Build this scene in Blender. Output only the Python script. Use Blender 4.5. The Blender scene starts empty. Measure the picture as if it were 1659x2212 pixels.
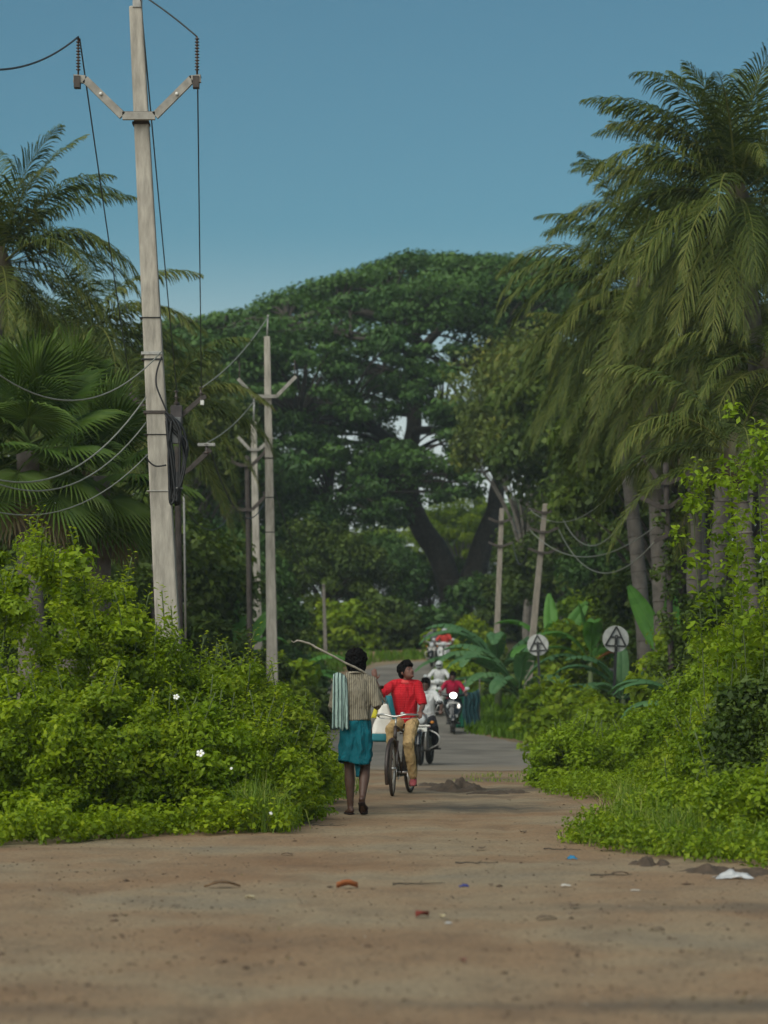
import bpy, math, random
import numpy as np
from mathutils import Vector, Matrix, noise

scene = bpy.context.scene
rng = np.random.default_rng(11)
random.seed(11)
R = math.radians

# ------------------------------------------------------------------ camera
FOC, CU, HV, EYE = 5200.0, 829.5, 1527.0, 1.1     # survey of the photograph: focal length, centre column, eye level row, eye height
cam_data = bpy.data.cameras.new('camera')
cam = bpy.data.objects.new('camera', cam_data)
scene.collection.objects.link(cam)
scene.camera = cam
cam.location = (0, 0, EYE)
cam.rotation_euler = (R(90), 0, 0)
cam_data.sensor_fit = 'VERTICAL'
cam_data.sensor_height = 36.0
cam_data.sensor_width = 27.0
cam_data.lens = FOC / 2212.0 * 36.0
cam_data.shift_y = (HV - 1106.0) / 2212.0
cam_data.clip_start = 0.1
cam_data.clip_end = 5000.0
cam_data.dof.use_dof = True
cam_data.dof.focus_distance = 25.5
cam_data.dof.aperture_fstop = 2.5

# ------------------------------------------------------------------ sky and sun
SUN_EL, SUN_AZ = 42.0, -150.0      # degrees; azimuth measured from +Y towards +X
world = bpy.data.worlds.new('World')
scene.world = world
world.use_nodes = True
wn, wl = world.node_tree.nodes, world.node_tree.links
wn.clear()
w_out = wn.new('ShaderNodeOutputWorld')
w_bg = wn.new('ShaderNodeBackground')
w_sky = wn.new('ShaderNodeTexSky')
w_sky.sky_type = 'NISHITA'
w_sky.sun_disc = False
w_sky.sun_elevation = R(SUN_EL)
w_sky.sun_rotation = R(SUN_AZ)
w_sky.air_density = 1.0
w_sky.dust_density = 1.4
w_sky.ozone_density = 3.0
w_tint = wn.new('ShaderNodeMix')
w_tint.data_type = 'RGBA'
w_tint.blend_type = 'MULTIPLY'
w_tint.inputs['Factor'].default_value = 1.0
w_tint.inputs[7].default_value = (0.66, 1.0, 0.88, 1)
wl.new(w_sky.outputs[0], w_tint.inputs[6])
# pale moisture low over the horizon
w_tc = wn.new('ShaderNodeTexCoord'); w_xyz = wn.new('ShaderNodeSeparateXYZ'); w_mr = wn.new('ShaderNodeMapRange'); w_low = wn.new('ShaderNodeMix')
w_mr.interpolation_type = 'SMOOTHSTEP'
w_mr.inputs[1].default_value = 0.085; w_mr.inputs[2].default_value = 0.20; w_mr.inputs[3].default_value = 1.0; w_mr.inputs[4].default_value = 0.0
w_low.data_type = 'RGBA'; w_low.inputs[7].default_value = (7.2, 8.0, 7.8, 1)
wl.new(w_tc.outputs['Generated'], w_xyz.inputs[0]); wl.new(w_xyz.outputs['Z'], w_mr.inputs[0]); wl.new(w_mr.outputs[0], w_low.inputs['Factor'])
wl.new(w_tint.outputs[2], w_low.inputs[6]); wl.new(w_low.outputs[2], w_bg.inputs['Color'])
w_bg.inputs['Strength'].default_value = 0.06
wl.new(w_bg.outputs[0], w_out.inputs['Surface'])

sun_data = bpy.data.lights.new('sun', 'SUN')
sun_data.energy = 2.6
sun_data.angle = R(70)
sun_data.color = (1.0, 0.94, 0.84)
sun = bpy.data.objects.new('sun', sun_data)
scene.collection.objects.link(sun)
_d = Vector((math.sin(R(SUN_AZ)) * math.cos(R(SUN_EL)), math.cos(R(SUN_AZ)) * math.cos(R(SUN_EL)), math.sin(R(SUN_EL))))
sun.rotation_euler = _d.to_track_quat('Z', 'Y').to_euler()
sun.location = (0, 0, 60)

scene.view_settings.view_transform = 'Standard'
scene.view_settings.look = 'None'
scene.view_settings.gamma = 1.0
scene.view_settings.exposure = 0.45
scene.view_settings.use_curve_mapping = False
scene.cycles.use_denoising = True
scene.cycles.max_bounces = 5
scene.cycles.diffuse_bounces = 3
scene.cycles.glossy_bounces = 2
scene.cycles.transmission_bounces = 4
scene.cycles.transparent_max_bounces = 6
scene.cycles.volume_bounces = 0
scene.cycles.use_adaptive_sampling = True
scene.cycles.adaptive_threshold = 0.02

# ------------------------------------------------------------------ places
def g(y):
    """height of the ground along the road (level, then a rise)"""
    y = np.asarray(y, dtype=float)
    a = np.where(y < 45, 0.0, 0.0011 * (np.clip(y, 45, 95) - 45) ** 2)
    b = np.where(y > 95, 0.11 * 30 * (1 - np.exp(-(np.maximum(y, 95) - 95) / 30)), 0.0)
    r = a + b
    return float(r) if r.ndim == 0 else r

def at(u, v, y):
    return Vector(((u - CU) / FOC * y, y, EYE - (v - HV) / FOC * y))

def xat(u, y):
    return (u - CU) / FOC * y

def hz(v, y):
    return EYE - (v - HV) / FOC * y

# ------------------------------------------------------------------ mesh helpers
def link(o):
    scene.collection.objects.link(o)
    return o

def tag(o, label=None, cat=None, group=None, kind=None):
    if label: o['label'] = label
    if cat: o['category'] = cat
    if group: o['group'] = group
    if kind: o['kind'] = kind
    return o

def thing(name, label, cat, loc=(0, 0, 0), rz=0.0, group=None):
    o = link(bpy.data.objects.new(name, None))
    o.location = loc
    o.rotation_euler = (0, 0, rz)
    o.empty_display_size = 0.2
    return tag(o, label, cat, group)

def obj(name, me, parent=None, loc=None, rot=None, scale=None):
    o = link(bpy.data.objects.new(name, me))
    if parent is not None: o.parent = parent
    if loc is not None: o.location = loc
    if rot is not None: o.rotation_euler = rot
    if scale is not None: o.scale = scale if hasattr(scale, '__len__') else (scale,) * 3
    return o

def mesh_np(name, verts, quads, mat, rnd=None, smooth=False):
    me = bpy.data.meshes.new(name)
    verts = np.ascontiguousarray(verts, dtype=np.float32)
    quads = np.ascontiguousarray(quads, dtype=np.int32)
    k = quads.shape[1]
    me.vertices.add(len(verts)); me.vertices.foreach_set('co', verts.ravel())
    me.loops.add(quads.size); me.loops.foreach_set('vertex_index', quads.ravel())
    me.polygons.add(len(quads))
    me.polygons.foreach_set('loop_start', np.arange(0, quads.size, k, dtype=np.int32))
    me.polygons.foreach_set('loop_total', np.full(len(quads), k, dtype=np.int32))
    if smooth: me.polygons.foreach_set('use_smooth', np.ones(len(quads), dtype=bool))
    me.update(calc_edges=True)
    if rnd is not None:
        at_ = me.attributes.new('rnd', 'FLOAT', 'FACE')
        at_.data.foreach_set('value', np.ascontiguousarray(rnd, dtype=np.float32))
    if mat is not None: me.materials.append(mat)
    return me

class MB:
    def __init__(s):
        s.v, s.f = [], []
    def add(s, vs, fs):
        n = len(s.v)
        s.v.extend([tuple(p) for p in vs])
        s.f.extend([tuple(i + n for i in f) for f in fs])
        return s
    def box(s, c, size, rot=None):
        x, y, z = [k / 2 for k in size]
        vs = [Vector((a * x, b * y, d * z)) for d in (-1, 1) for b in (-1, 1) for a in (-1, 1)]
        if rot is not None: vs = [rot @ p for p in vs]
        c = Vector(c)
        return s.add([p + c for p in vs], [(0, 2, 3, 1), (4, 5, 7, 6), (0, 1, 5, 4), (2, 6, 7, 3), (0, 4, 6, 2), (1, 3, 7, 5)])
    def taper(s, c0, s0, c1, s1):
        """a box whose two ends differ"""
        vs = []
        for c, sz in ((c0, s0), (c1, s1)):
            for b in (-1, 1):
                for a in (-1, 1):
                    vs.append(Vector(c) + Vector((a * sz[0] / 2, b * sz[1] / 2, 0)))
        return s.add(vs, [(0, 2, 3, 1), (4, 5, 7, 6), (0, 1, 5, 4), (2, 6, 7, 3), (0, 4, 6, 2), (1, 3, 7, 5)])
    def tube(s, pts, rad, n=8, ref=None, cap=True, rounded=False):
        pts = [Vector(p) for p in pts]
        m = len(pts)
        if not hasattr(rad, '__len__'): rad = [rad] * m
        rad = [r if hasattr(r, '__len__') else (r, r) for r in rad]
        if rounded:
            d0 = (pts[0] - pts[1]).normalized(); d1 = (pts[-1] - pts[-2]).normalized()
            r0, r1 = min(rad[0]), min(rad[-1])
            P2 = [pts[0] + d0 * r0 * .95, pts[0] + d0 * r0 * .7] + pts + [pts[-1] + d1 * r1 * .7, pts[-1] + d1 * r1 * .95]
            q = lambda r, k: (r[0] * k, r[1] * k)
            rad = [q(rad[0], .25), q(rad[0], .72)] + rad + [q(rad[-1], .72), q(rad[-1], .25)]
            pts = P2; m = len(pts)
        tang = []
        for i in range(m):
            t = pts[min(i + 1, m - 1)] - pts[max(i - 1, 0)]
            tang.append(t.normalized() if t.length > 1e-9 else Vector((0, 0, 1)))
        t0 = tang[0]
        a = Vector(ref) if ref is not None else (Vector((1, 0, 0)) if abs(t0.x) < .9 else Vector((0, 1, 0)))
        vs, fs = [], []
        for i in range(m):
            if ref is not None: a = Vector(ref)
            a = a - tang[i] * a.dot(tang[i])
            if a.length < 1e-6: a = tang[i].orthogonal()
            a.normalize()
            b = tang[i].cross(a)
            for k in range(n):
                th = 2 * math.pi * k / n
                vs.append(pts[i] + a * (math.cos(th) * rad[i][0]) + b * (math.sin(th) * rad[i][1]))
        for i in range(m - 1):
            for k in range(n):
                k2 = (k + 1) % n
                fs.append((i * n + k, i * n + k2, (i + 1) * n + k2, (i + 1) * n + k))
        if cap:
            fs.append(tuple(range(n - 1, -1, -1)))
            fs.append(tuple((m - 1) * n + k for k in range(n)))
        return s.add(vs, fs)
    def ball(s, c, r, rot=None, nu=12, nv=8):
        if not hasattr(r, '__len__'): r = (r, r, r)
        vs, fs = [], []
        c = Vector(c)
        for j in range(1, nv):
            ph = math.pi * j / nv
            for i in range(nu):
                th = 2 * math.pi * i / nu
                p = Vector((r[0] * math.sin(ph) * math.cos(th), r[1] * math.sin(ph) * math.sin(th), r[2] * math.cos(ph)))
                if rot is not None: p = rot @ p
                vs.append(p + c)
        top = Vector((0, 0, r[2])); bot = Vector((0, 0, -r[2]))
        if rot is not None: top = rot @ top; bot = rot @ bot
        vs += [top + c, bot + c]
        T, B = len(vs) - 2, len(vs) - 1
        for j in range(nv - 2):
            for i in range(nu):
                i2 = (i + 1) % nu
                fs.append((j * nu + i, (j + 1) * nu + i, (j + 1) * nu + i2, j * nu + i2))
        for i in range(nu):
            i2 = (i + 1) % nu
            fs.append((T, i, i2)); fs.append((B, (nv - 2) * nu + i2, (nv - 2) * nu + i))
        return s.add(vs, fs)
    def torus(s, c, axis, Rr, r, n=32, k=8, arc=(0, 2 * math.pi), flat=1.0):
        c = Vector(c); ax = Vector(axis).normalized()
        a = ax.orthogonal().normalized() if abs(ax.z) > .9 else Vector((0, 0, 1)) - ax * ax.z
        a.normalize(); b = ax.cross(a)
        full = abs(arc[1] - arc[0] - 2 * math.pi) < 1e-6
        m = n if full else n + 1
        vs, fs = [], []
        for i in range(m):
            th = arc[0] + (arc[1] - arc[0]) * i / n
            d = a * math.cos(th) + b * math.sin(th)
            for j in range(k):
                ph = 2 * math.pi * j / k
                vs.append(c + d * (Rr + r * math.cos(ph)) + ax * (r * flat * math.sin(ph)))
        for i in range(n):
            i2 = (i + 1) % m
            for j in range(k):
                j2 = (j + 1) % k
                fs.append((i * k + j, i2 * k + j, i2 * k + j2, i * k + j2))
        return s.add(vs, fs)
    def sheet(s, grid):
        """grid: rows of points"""
        h, w = len(grid), len(grid[0])
        return s.add([p for row in grid for p in row],
                     [(j * w + i, j * w + i + 1, (j + 1) * w + i + 1, (j + 1) * w + i) for j in range(h - 1) for i in range(w - 1)])
    def xform(s, M):
        s.v = [tuple(M @ Vector(p)) for p in s.v]
        return s
    def mesh(s, name, mat, smooth=True):
        me = bpy.data.meshes.new(name)
        me.from_pydata(s.v, [], s.f)
        if smooth: me.polygons.foreach_set('use_smooth', np.ones(len(me.polygons), dtype=bool))
        me.update()
        if mat is not None: me.materials.append(mat)
        return me
    def build(s, name, mat, parent=None, smooth=True, bevel=0.0, loc=None, solid=0.0, rot=None):
        o = obj(name, s.mesh(name, mat, smooth), parent, loc, rot)
        if solid:
            md = o.modifiers.new('solid', 'SOLIDIFY'); md.thickness = solid; md.offset = 0
        if bevel:
            md = o.modifiers.new('bevel', 'BEVEL'); md.width = bevel; md.segments = 2; md.limit_method = 'ANGLE'; md.angle_limit = R(40)
        if smooth and bevel:
            o.data.polygons.foreach_set('use_smooth', np.zeros(len(o.data.polygons), dtype=bool))
        return o

def remesh(mb, voxel, smooth, name, mat, wrinkle=None):
    """grow one continuous skin over overlapping volumes"""
    me = mb.mesh('tmp', None, False)
    o = link(bpy.data.objects.new('tmp', me))
    m = o.modifiers.new('r', 'REMESH'); m.mode = 'VOXEL'; m.voxel_size = voxel; m.use_smooth_shade = True
    m = o.modifiers.new('s', 'SMOOTH'); m.iterations = smooth; m.factor = 0.5
    dg = bpy.context.evaluated_depsgraph_get()
    out = bpy.data.meshes.new_from_object(o.evaluated_get(dg))
    bpy.data.objects.remove(o); bpy.data.meshes.remove(me)
    out.name = name
    if wrinkle:
        amp, sc, stretch = wrinkle
        n = len(out.vertices)
        co = np.empty(n * 3, dtype=np.float32); out.vertices.foreach_get('co', co); co = co.reshape(-1, 3)
        nn = np.empty(n * 3, dtype=np.float32); out.vertices.foreach_get('normal', nn); nn = nn.reshape(-1, 3)
        d = np.array([noise.noise((p[0] * sc * stretch[0], p[1] * sc * stretch[1], p[2] * sc * stretch[2])) +
                      .5 * noise.noise((p[0] * 2.3 * sc, p[1] * 2.3 * sc, p[2] * 2.3 * sc * stretch[2] + 9)) for p in co])
        d = 1 - 2 * np.abs(d)
        out.vertices.foreach_set('co', (co + nn * (d * amp)[:, None]).ravel())
        out.update()
    out.polygons.foreach_set('use_smooth', np.ones(len(out.polygons), dtype=bool))
    if mat is not None: out.materials.append(mat)
    return out

# ------------------------------------------------------------------ materials
_mats = {}
def new_mat(name):
    m = bpy.data.materials.new(name); m.use_nodes = True
    nt = m.node_tree
    return m, nt, nt.nodes['Principled BSDF'], nt.nodes['Material Output']

def plain(name, col, rough=.6, var=.25, scale=8.0, bump=0.0, metal=0.0, spec=.4, coat=0.0, emit=None, var2=None, stretch=None):
    if name in _mats: return _mats[name]
    m, nt, p, out = new_mat(name)
    N, L = nt.nodes, nt.links
    tc = N.new('ShaderNodeTexCoord')
    nz = N.new('ShaderNodeTexNoise'); nz.inputs['Scale'].default_value = scale; nz.inputs['Detail'].default_value = 5; nz.inputs['Roughness'].default_value = .62
    if stretch:
        mp = N.new('ShaderNodeMapping'); mp.inputs['Scale'].default_value = stretch; L.new(tc.outputs['Object'], mp.inputs[0]); L.new(mp.outputs[0], nz.inputs['Vector'])
    else: L.new(tc.outputs['Object'], nz.inputs['Vector'])
    rp = N.new('ShaderNodeValToRGB')
    rp.color_ramp.elements[0].position = .3; rp.color_ramp.elements[1].position = .72
    lo = [c * (1 - var) for c in col]; hi = [min(1, c * (1 + var)) for c in col]
    if var2: hi = var2
    rp.color_ramp.elements[0].color = (*lo, 1); rp.color_ramp.elements[1].color = (*hi, 1)
    L.new(nz.outputs['Fac'], rp.inputs['Fac'])
    L.new(rp.outputs[0], p.inputs['Base Color'])
    p.inputs['Roughness'].default_value = rough
    p.inputs['Metallic'].default_value = metal
    p.inputs['Specular IOR Level'].default_value = spec
    p.inputs['Coat Weight'].default_value = coat
    if bump:
        b = N.new('ShaderNodeBump'); b.inputs['Strength'].default_value = bump; b.inputs['Distance'].default_value = .02
        L.new(nz.outputs['Fac'], b.inputs['Height']); L.new(b.outputs[0], p.inputs['Normal'])
    if emit:
        p.inputs['Emission Color'].default_value = (*emit[:3], 1); p.inputs['Emission Strength'].default_value = emit[3]
    _mats[name] = m
    return m

def leafy(name, cols, trans=.35, rough=.55, spec=.3, patch=.6):
    """leaf surface: colour differs from leaf to leaf, light passes through"""
    if name in _mats: return _mats[name]
    m, nt, p, out = new_mat(name)
    N, L = nt.nodes, nt.links
    a = N.new('ShaderNodeAttribute'); a.attribute_name = 'rnd'
    oi = N.new('ShaderNodeObjectInfo')
    ad = N.new('ShaderNodeMath'); ad.operation = 'MULTIPLY_ADD'; ad.inputs[1].default_value = .16; 
    sb = N.new('ShaderNodeMath'); sb.operation = 'SUBTRACT'; sb.inputs[1].default_value = .5
    L.new(oi.outputs['Random'], sb.inputs[0]); L.new(sb.outputs[0], ad.inputs[0]); L.new(a.outputs['Fac'], ad.inputs[2])
    rp = N.new('ShaderNodeValToRGB')
    els = rp.color_ramp.elements
    while len(els) < len(cols): els.new(.5)
    for i, c in enumerate(cols):
        els[i].position = i / (len(cols) - 1); els[i].color = (*c, 1)
    L.new(ad.outputs[0], rp.inputs['Fac'])
    L.new(rp.outputs[0], p.inputs['Base Color'])
    p.inputs['Roughness'].default_value = rough; p.inputs['Specular IOR Level'].default_value = spec
    tr = N.new('ShaderNodeBsdfTranslucent')
    mx = N.new('ShaderNodeMixShader'); mx.inputs[0].default_value = trans
    hs = N.new('ShaderNodeMix'); hs.data_type = 'RGBA'; hs.blend_type = 'MULTIPLY'; hs.inputs['Factor'].default_value = 1
    hs.inputs[7].default_value = (1.0, 1.0, .55, 1)
    L.new(rp.outputs[0], hs.inputs[6]); L.new(hs.outputs[2], tr.inputs['Color'])
    L.new(p.outputs[0], mx.inputs[1]); L.new(tr.outputs[0], mx.inputs[2]); L.new(mx.outputs[0], out.inputs['Surface'])
    _mats[name] = m
    return m

def cloth_bump(N, L, tc, p, strength=.75):
    """soft creases running mostly downwards"""
    mp = N.new('ShaderNodeMapping'); mp.inputs['Scale'].default_value = (1, 1, .38); mp.inputs['Rotation'].default_value = (0, .35, 0); L.new(tc.outputs['Object'], mp.inputs[0])
    n = N.new('ShaderNodeTexNoise'); n.inputs['Scale'].default_value = 15; n.inputs['Detail'].default_value = 3; n.inputs['Distortion'].default_value = .8; L.new(mp.outputs[0], n.inputs['Vector'])
    b = N.new('ShaderNodeBump'); b.inputs['Strength'].default_value = strength; b.inputs['Distance'].default_value = .06; L.new(n.outputs['Fac'], b.inputs['Height']); L.new(b.outputs[0], p.inputs['Normal'])

def cloth(name, col, var=.12, scale=8):
    if name in _mats: return _mats[name]
    m = plain(name, col, .85, var, scale, spec=.15)
    nt = m.node_tree
    tc = [n for n in nt.nodes if n.type == 'TEX_COORD'][0]
    cloth_bump(nt.nodes, nt.links, tc, nt.nodes['Principled BSDF'])
    return m

def striped(name, base, line, pitch, width=.35, axis=0, rough=.85, second=None):
    """woven cloth with fine stripes running down it"""
    m, nt, p, out = new_mat(name)
    N, L = nt.nodes, nt.links
    tc = N.new('ShaderNodeTexCoord')
    sx = N.new('ShaderNodeSeparateXYZ'); L.new(tc.outputs['Object'], sx.inputs[0])
    nz = N.new('ShaderNodeTexNoise'); nz.inputs['Scale'].default_value = 6; L.new(tc.outputs['Object'], nz.inputs['Vector'])
    def bars(ax, pt, wd):
        w = N.new('ShaderNodeMath'); w.operation = 'MULTIPLY_ADD'; w.inputs[1].default_value = .02; L.new(nz.outputs['Fac'], w.inputs[0]); L.new(sx.outputs[ax], w.inputs[2])
        d = N.new('ShaderNodeMath'); d.operation = 'DIVIDE'; d.inputs[1].default_value = pt; L.new(w.outputs[0], d.inputs[0])
        f = N.new('ShaderNodeMath'); f.operation = 'FRACT'; L.new(d.outputs[0], f.inputs[0])
        c = N.new('ShaderNodeMath'); c.operation = 'LESS_THAN'; c.inputs[1].default_value = wd; L.new(f.outputs[0], c.inputs[0])
        return c
    c = bars(axis, pitch, width)
    mx = N.new('ShaderNodeMix'); mx.data_type = 'RGBA'; mx.inputs[6].default_value = (*base, 1); mx.inputs[7].default_value = (*line, 1)
    L.new(c.outputs[0], mx.inputs['Factor'])
    res = mx
    if second:
        c2 = bars(second[0], second[1], second[2])
        m2 = N.new('ShaderNodeMix'); m2.data_type = 'RGBA'; m2.inputs[7].default_value = (*second[3], 1)
        L.new(mx.outputs[2], m2.inputs[6]); L.new(c2.outputs[0], m2.inputs['Factor']); res = m2
    vz = N.new('ShaderNodeMix'); vz.data_type = 'RGBA'; vz.blend_type = 'MULTIPLY'; vz.inputs['Factor'].default_value = .5
    L.new(res.outputs[2], vz.inputs[6]); L.new(nz.outputs['Fac'], vz.inputs[7])
    L.new(res.outputs[2], p.inputs['Base Color'])
    cloth_bump(N, L, tc, p)
    p.inputs['Roughness'].default_value = rough; p.inputs['Specular IOR Level'].default_value = .15
    _mats[name] = m
    return m

# ------------------------------------------------------------------ ground, road
def dirt_material():
    m, nt, p, out = new_mat('packed_dirt')
    N, L = nt.nodes, nt.links
    tc = N.new('ShaderNodeTexCoord')
    def nz(scale, detail=6, rough=.6, vec=None, stretch=None):
        n = N.new('ShaderNodeTexNoise'); n.inputs['Scale'].default_value = scale; n.inputs['Detail'].default_value = detail; n.inputs['Roughness'].default_value = rough
        if stretch:
            mp = N.new('ShaderNodeMapping'); mp.inputs['Scale'].default_value = stretch; L.new(tc.outputs['Object'], mp.inputs[0]); L.new(mp.outputs[0], n.inputs['Vector'])
        else: L.new(tc.outputs['Object'], n.inputs['Vector'])
        return n
    def ramp(src, stops):
        r = N.new('ShaderNodeValToRGB'); e = r.color_ramp.elements
        while len(e) < len(stops): e.new(.5)
        for i, (ps, c) in enumerate(stops): e[i].position = ps; e[i].color = (*c, 1)
        L.new(src, r.inputs['Fac']); return r
    def mix(a, b, f, mode='MIX'):
        x = N.new('ShaderNodeMix'); x.data_type = 'RGBA'; x.blend_type = mode
        for s, k in ((a, 6), (b, 7)):
            if hasattr(s, 'links'): L.new(s, x.inputs[k])
            else: x.inputs[k].default_value = (*s, 1)
        if hasattr(f, 'links'): L.new(f, x.inputs['Factor'])
        else: x.inputs['Factor'].default_value = f
        return x.outputs[2]
    big = nz(.5, 4, .55, stretch=(1, 1, 1))
    base = ramp(big.outputs['Fac'], [(.30, (.215, .130, .072)), (.45, (.26, .172, .10)), (.58, (.275, .208, .13)), (.72, (.215, .178, .125))])
    mid = nz(2.2, 7, .68, stretch=(1, .55, 1))
    c1 = mix(base.outputs[0], (.12, .085, .058), ramp(mid.outputs['Fac'], [(.48, (0, 0, 0)), (.76, (.6, .6, .6))]).outputs[0])
    fine = nz(30, 6, .8)
    c2 = mix(c1, ramp(fine.outputs['Fac'], [(.32, (.5, .48, .46)), (.5, (1, 1, 1)), (.7, (1.35, 1.32, 1.28))]).outputs[0], .9, 'MULTIPLY')
    vor = N.new('ShaderNodeTexVoronoi'); vor.inputs['Scale'].default_value = 19; L.new(tc.outputs['Object'], vor.inputs['Vector'])
    vor.inputs['Randomness'].default_value = 1
    sp = ramp(vor.outputs['Distance'], [(.13, (1, 1, 1)), (.22, (0, 0, 0))])
    spn = nz(1.1, 3)
    spm = N.new('ShaderNodeMath'); spm.operation = 'MULTIPLY'
    spr = ramp(spn.outputs['Fac'], [(.36, (0, 0, 0)), (.6, (.75, .75, .75))])
    L.new(sp.outputs[0], spm.inputs[0]); L.new(spr.outputs[0], spm.inputs[1])
    c3 = mix(c2, (.085, .06, .042), spm.outputs[0])
    # wet tar-stained patches lying across the track
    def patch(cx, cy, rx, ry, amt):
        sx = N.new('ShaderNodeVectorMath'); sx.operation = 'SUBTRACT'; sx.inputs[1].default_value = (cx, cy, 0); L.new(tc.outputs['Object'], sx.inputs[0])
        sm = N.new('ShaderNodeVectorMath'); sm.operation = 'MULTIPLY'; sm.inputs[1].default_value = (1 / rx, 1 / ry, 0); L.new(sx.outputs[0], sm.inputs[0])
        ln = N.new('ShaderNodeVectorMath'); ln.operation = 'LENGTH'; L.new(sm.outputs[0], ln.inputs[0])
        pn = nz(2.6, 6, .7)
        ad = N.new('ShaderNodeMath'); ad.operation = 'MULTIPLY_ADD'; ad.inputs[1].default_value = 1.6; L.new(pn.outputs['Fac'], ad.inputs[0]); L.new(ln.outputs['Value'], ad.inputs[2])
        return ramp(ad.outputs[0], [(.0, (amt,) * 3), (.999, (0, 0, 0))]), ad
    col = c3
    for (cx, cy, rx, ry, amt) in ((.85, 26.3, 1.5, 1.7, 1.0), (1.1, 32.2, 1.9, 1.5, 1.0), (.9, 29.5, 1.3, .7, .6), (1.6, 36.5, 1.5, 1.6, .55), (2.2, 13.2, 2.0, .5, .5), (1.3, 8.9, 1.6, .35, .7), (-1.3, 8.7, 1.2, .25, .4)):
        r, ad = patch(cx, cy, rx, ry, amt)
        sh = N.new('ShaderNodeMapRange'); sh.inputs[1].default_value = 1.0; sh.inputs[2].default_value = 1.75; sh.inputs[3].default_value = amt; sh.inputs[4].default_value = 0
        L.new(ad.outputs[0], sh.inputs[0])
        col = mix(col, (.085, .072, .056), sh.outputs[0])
    # litter-dark soil under the plants beside the track and beyond the road
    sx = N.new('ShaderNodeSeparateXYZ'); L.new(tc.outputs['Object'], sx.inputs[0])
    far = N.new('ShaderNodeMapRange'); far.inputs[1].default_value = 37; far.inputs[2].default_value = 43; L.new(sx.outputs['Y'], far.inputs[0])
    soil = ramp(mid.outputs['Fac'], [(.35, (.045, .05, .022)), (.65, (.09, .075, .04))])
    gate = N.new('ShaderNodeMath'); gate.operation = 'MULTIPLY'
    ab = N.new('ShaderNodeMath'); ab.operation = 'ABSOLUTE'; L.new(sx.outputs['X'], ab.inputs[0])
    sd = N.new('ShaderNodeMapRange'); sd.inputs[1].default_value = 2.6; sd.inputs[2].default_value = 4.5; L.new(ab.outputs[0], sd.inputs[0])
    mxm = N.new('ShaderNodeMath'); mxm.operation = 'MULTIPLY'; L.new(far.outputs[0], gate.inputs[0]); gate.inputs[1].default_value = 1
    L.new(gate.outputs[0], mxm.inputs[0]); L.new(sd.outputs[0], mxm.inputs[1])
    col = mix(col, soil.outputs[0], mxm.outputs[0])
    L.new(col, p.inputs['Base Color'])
    p.inputs['Roughness'].default_value = .93; p.inputs['Specular IOR Level'].default_value = .2
    b1 = N.new('ShaderNodeBump'); b1.inputs['Strength'].default_value = .3; b1.inputs['Distance'].default_value = .02; L.new(mid.outputs['Fac'], b1.inputs['Height'])
    b2 = N.new('ShaderNodeBump'); b2.inputs['Strength'].default_value = .5; b2.inputs['Distance'].default_value = .008
    L.new(fine.outputs['Fac'], b2.inputs['Height']); L.new(b1.outputs[0], b2.inputs['Normal']); L.new(b2.outputs[0], p.inputs['Normal'])
    return m

def asphalt_material():
    m, nt, p, out = new_mat('worn_asphalt')
    N, L = nt.nodes, nt.links
    tc = N.new('ShaderNodeTexCoord')
    n1 = N.new('ShaderNodeTexNoise'); n1.inputs['Scale'].default_value = .8; n1.inputs['Detail'].default_value = 6; L.new(tc.outputs['Object'], n1.inputs['Vector'])
    r1 = N.new('ShaderNodeValToRGB'); r1.color_ramp.elements[0].position = .35; r1.color_ramp.elements[0].color = (.15, .135, .115, 1); r1.color_ramp.elements[1].position = .7; r1.color_ramp.elements[1].color = (.245, .222, .188, 1)
    L.new(n1.outputs['Fac'], r1.inputs['Fac'])
    n2 = N.new('ShaderNodeTexNoise'); n2.inputs['Scale'].default_value = 60; n2.inputs['Detail'].default_value = 3; L.new(tc.outputs['Object'], n2.inputs['Vector'])
    r2 = N.new('ShaderNodeValToRGB'); r2.color_ramp.elements[0].color = (.6, .6, .6, 1); r2.color_ramp.elements[1].color = (1.35, 1.33, 1.3, 1); L.new(n2.outputs['Fac'], r2.inputs['Fac'])
    x = N.new('ShaderNodeMix'); x.data_type = 'RGBA'; x.blend_type = 'MULTIPLY'; x.inputs['Factor'].default_value = .7
    L.new(r1.outputs[0], x.inputs[6]); L.new(r2.outputs[0], x.inputs[7])
    # dust blown over the near edge
    sx = N.new('ShaderNodeSeparateXYZ'); L.new(tc.outputs['Object'], sx.inputs[0])
    ad = N.new('ShaderNodeMath'); ad.operation = 'MULTIPLY_ADD'; ad.inputs[1].default_value = 9; L.new(n1.outputs['Fac'], ad.inputs[0]); L.new(sx.outputs['Y'], ad.inputs[2])
    mr = N.new('ShaderNodeMapRange'); mr.inputs[1].default_value = 45.5; mr.inputs[2].default_value = 50; mr.inputs[3].default_value = .75; mr.inputs[4].default_value = 0; L.new(ad.outputs[0], mr.inputs[0])
    y = N.new('ShaderNodeMix'); y.data_type = 'RGBA'; y.inputs[7].default_value = (.27, .205, .135, 1); L.new(x.outputs[2], y.inputs[6]); L.new(mr.outputs[0], y.inputs['Factor'])
    L.new(y.outputs[2], p.inputs['Base Color']); p.inputs['Roughness'].default_value = .85; p.inputs['Specular IOR Level'].default_value = .3
    b = N.new('ShaderNodeBump'); b.inputs['Strength'].default_value = .4; b.inputs['Distance'].default_value = .01; L.new(n2.outputs['Fac'], b.inputs['Height']); L.new(b.outputs[0], p.inputs['Normal'])
    return m

def axis_steps(*segs):
    out = []
    for a, b, n in segs: out += list(np.linspace(a, b, n, endpoint=False))
    return np.array(out + [segs[-1][1]])

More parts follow.
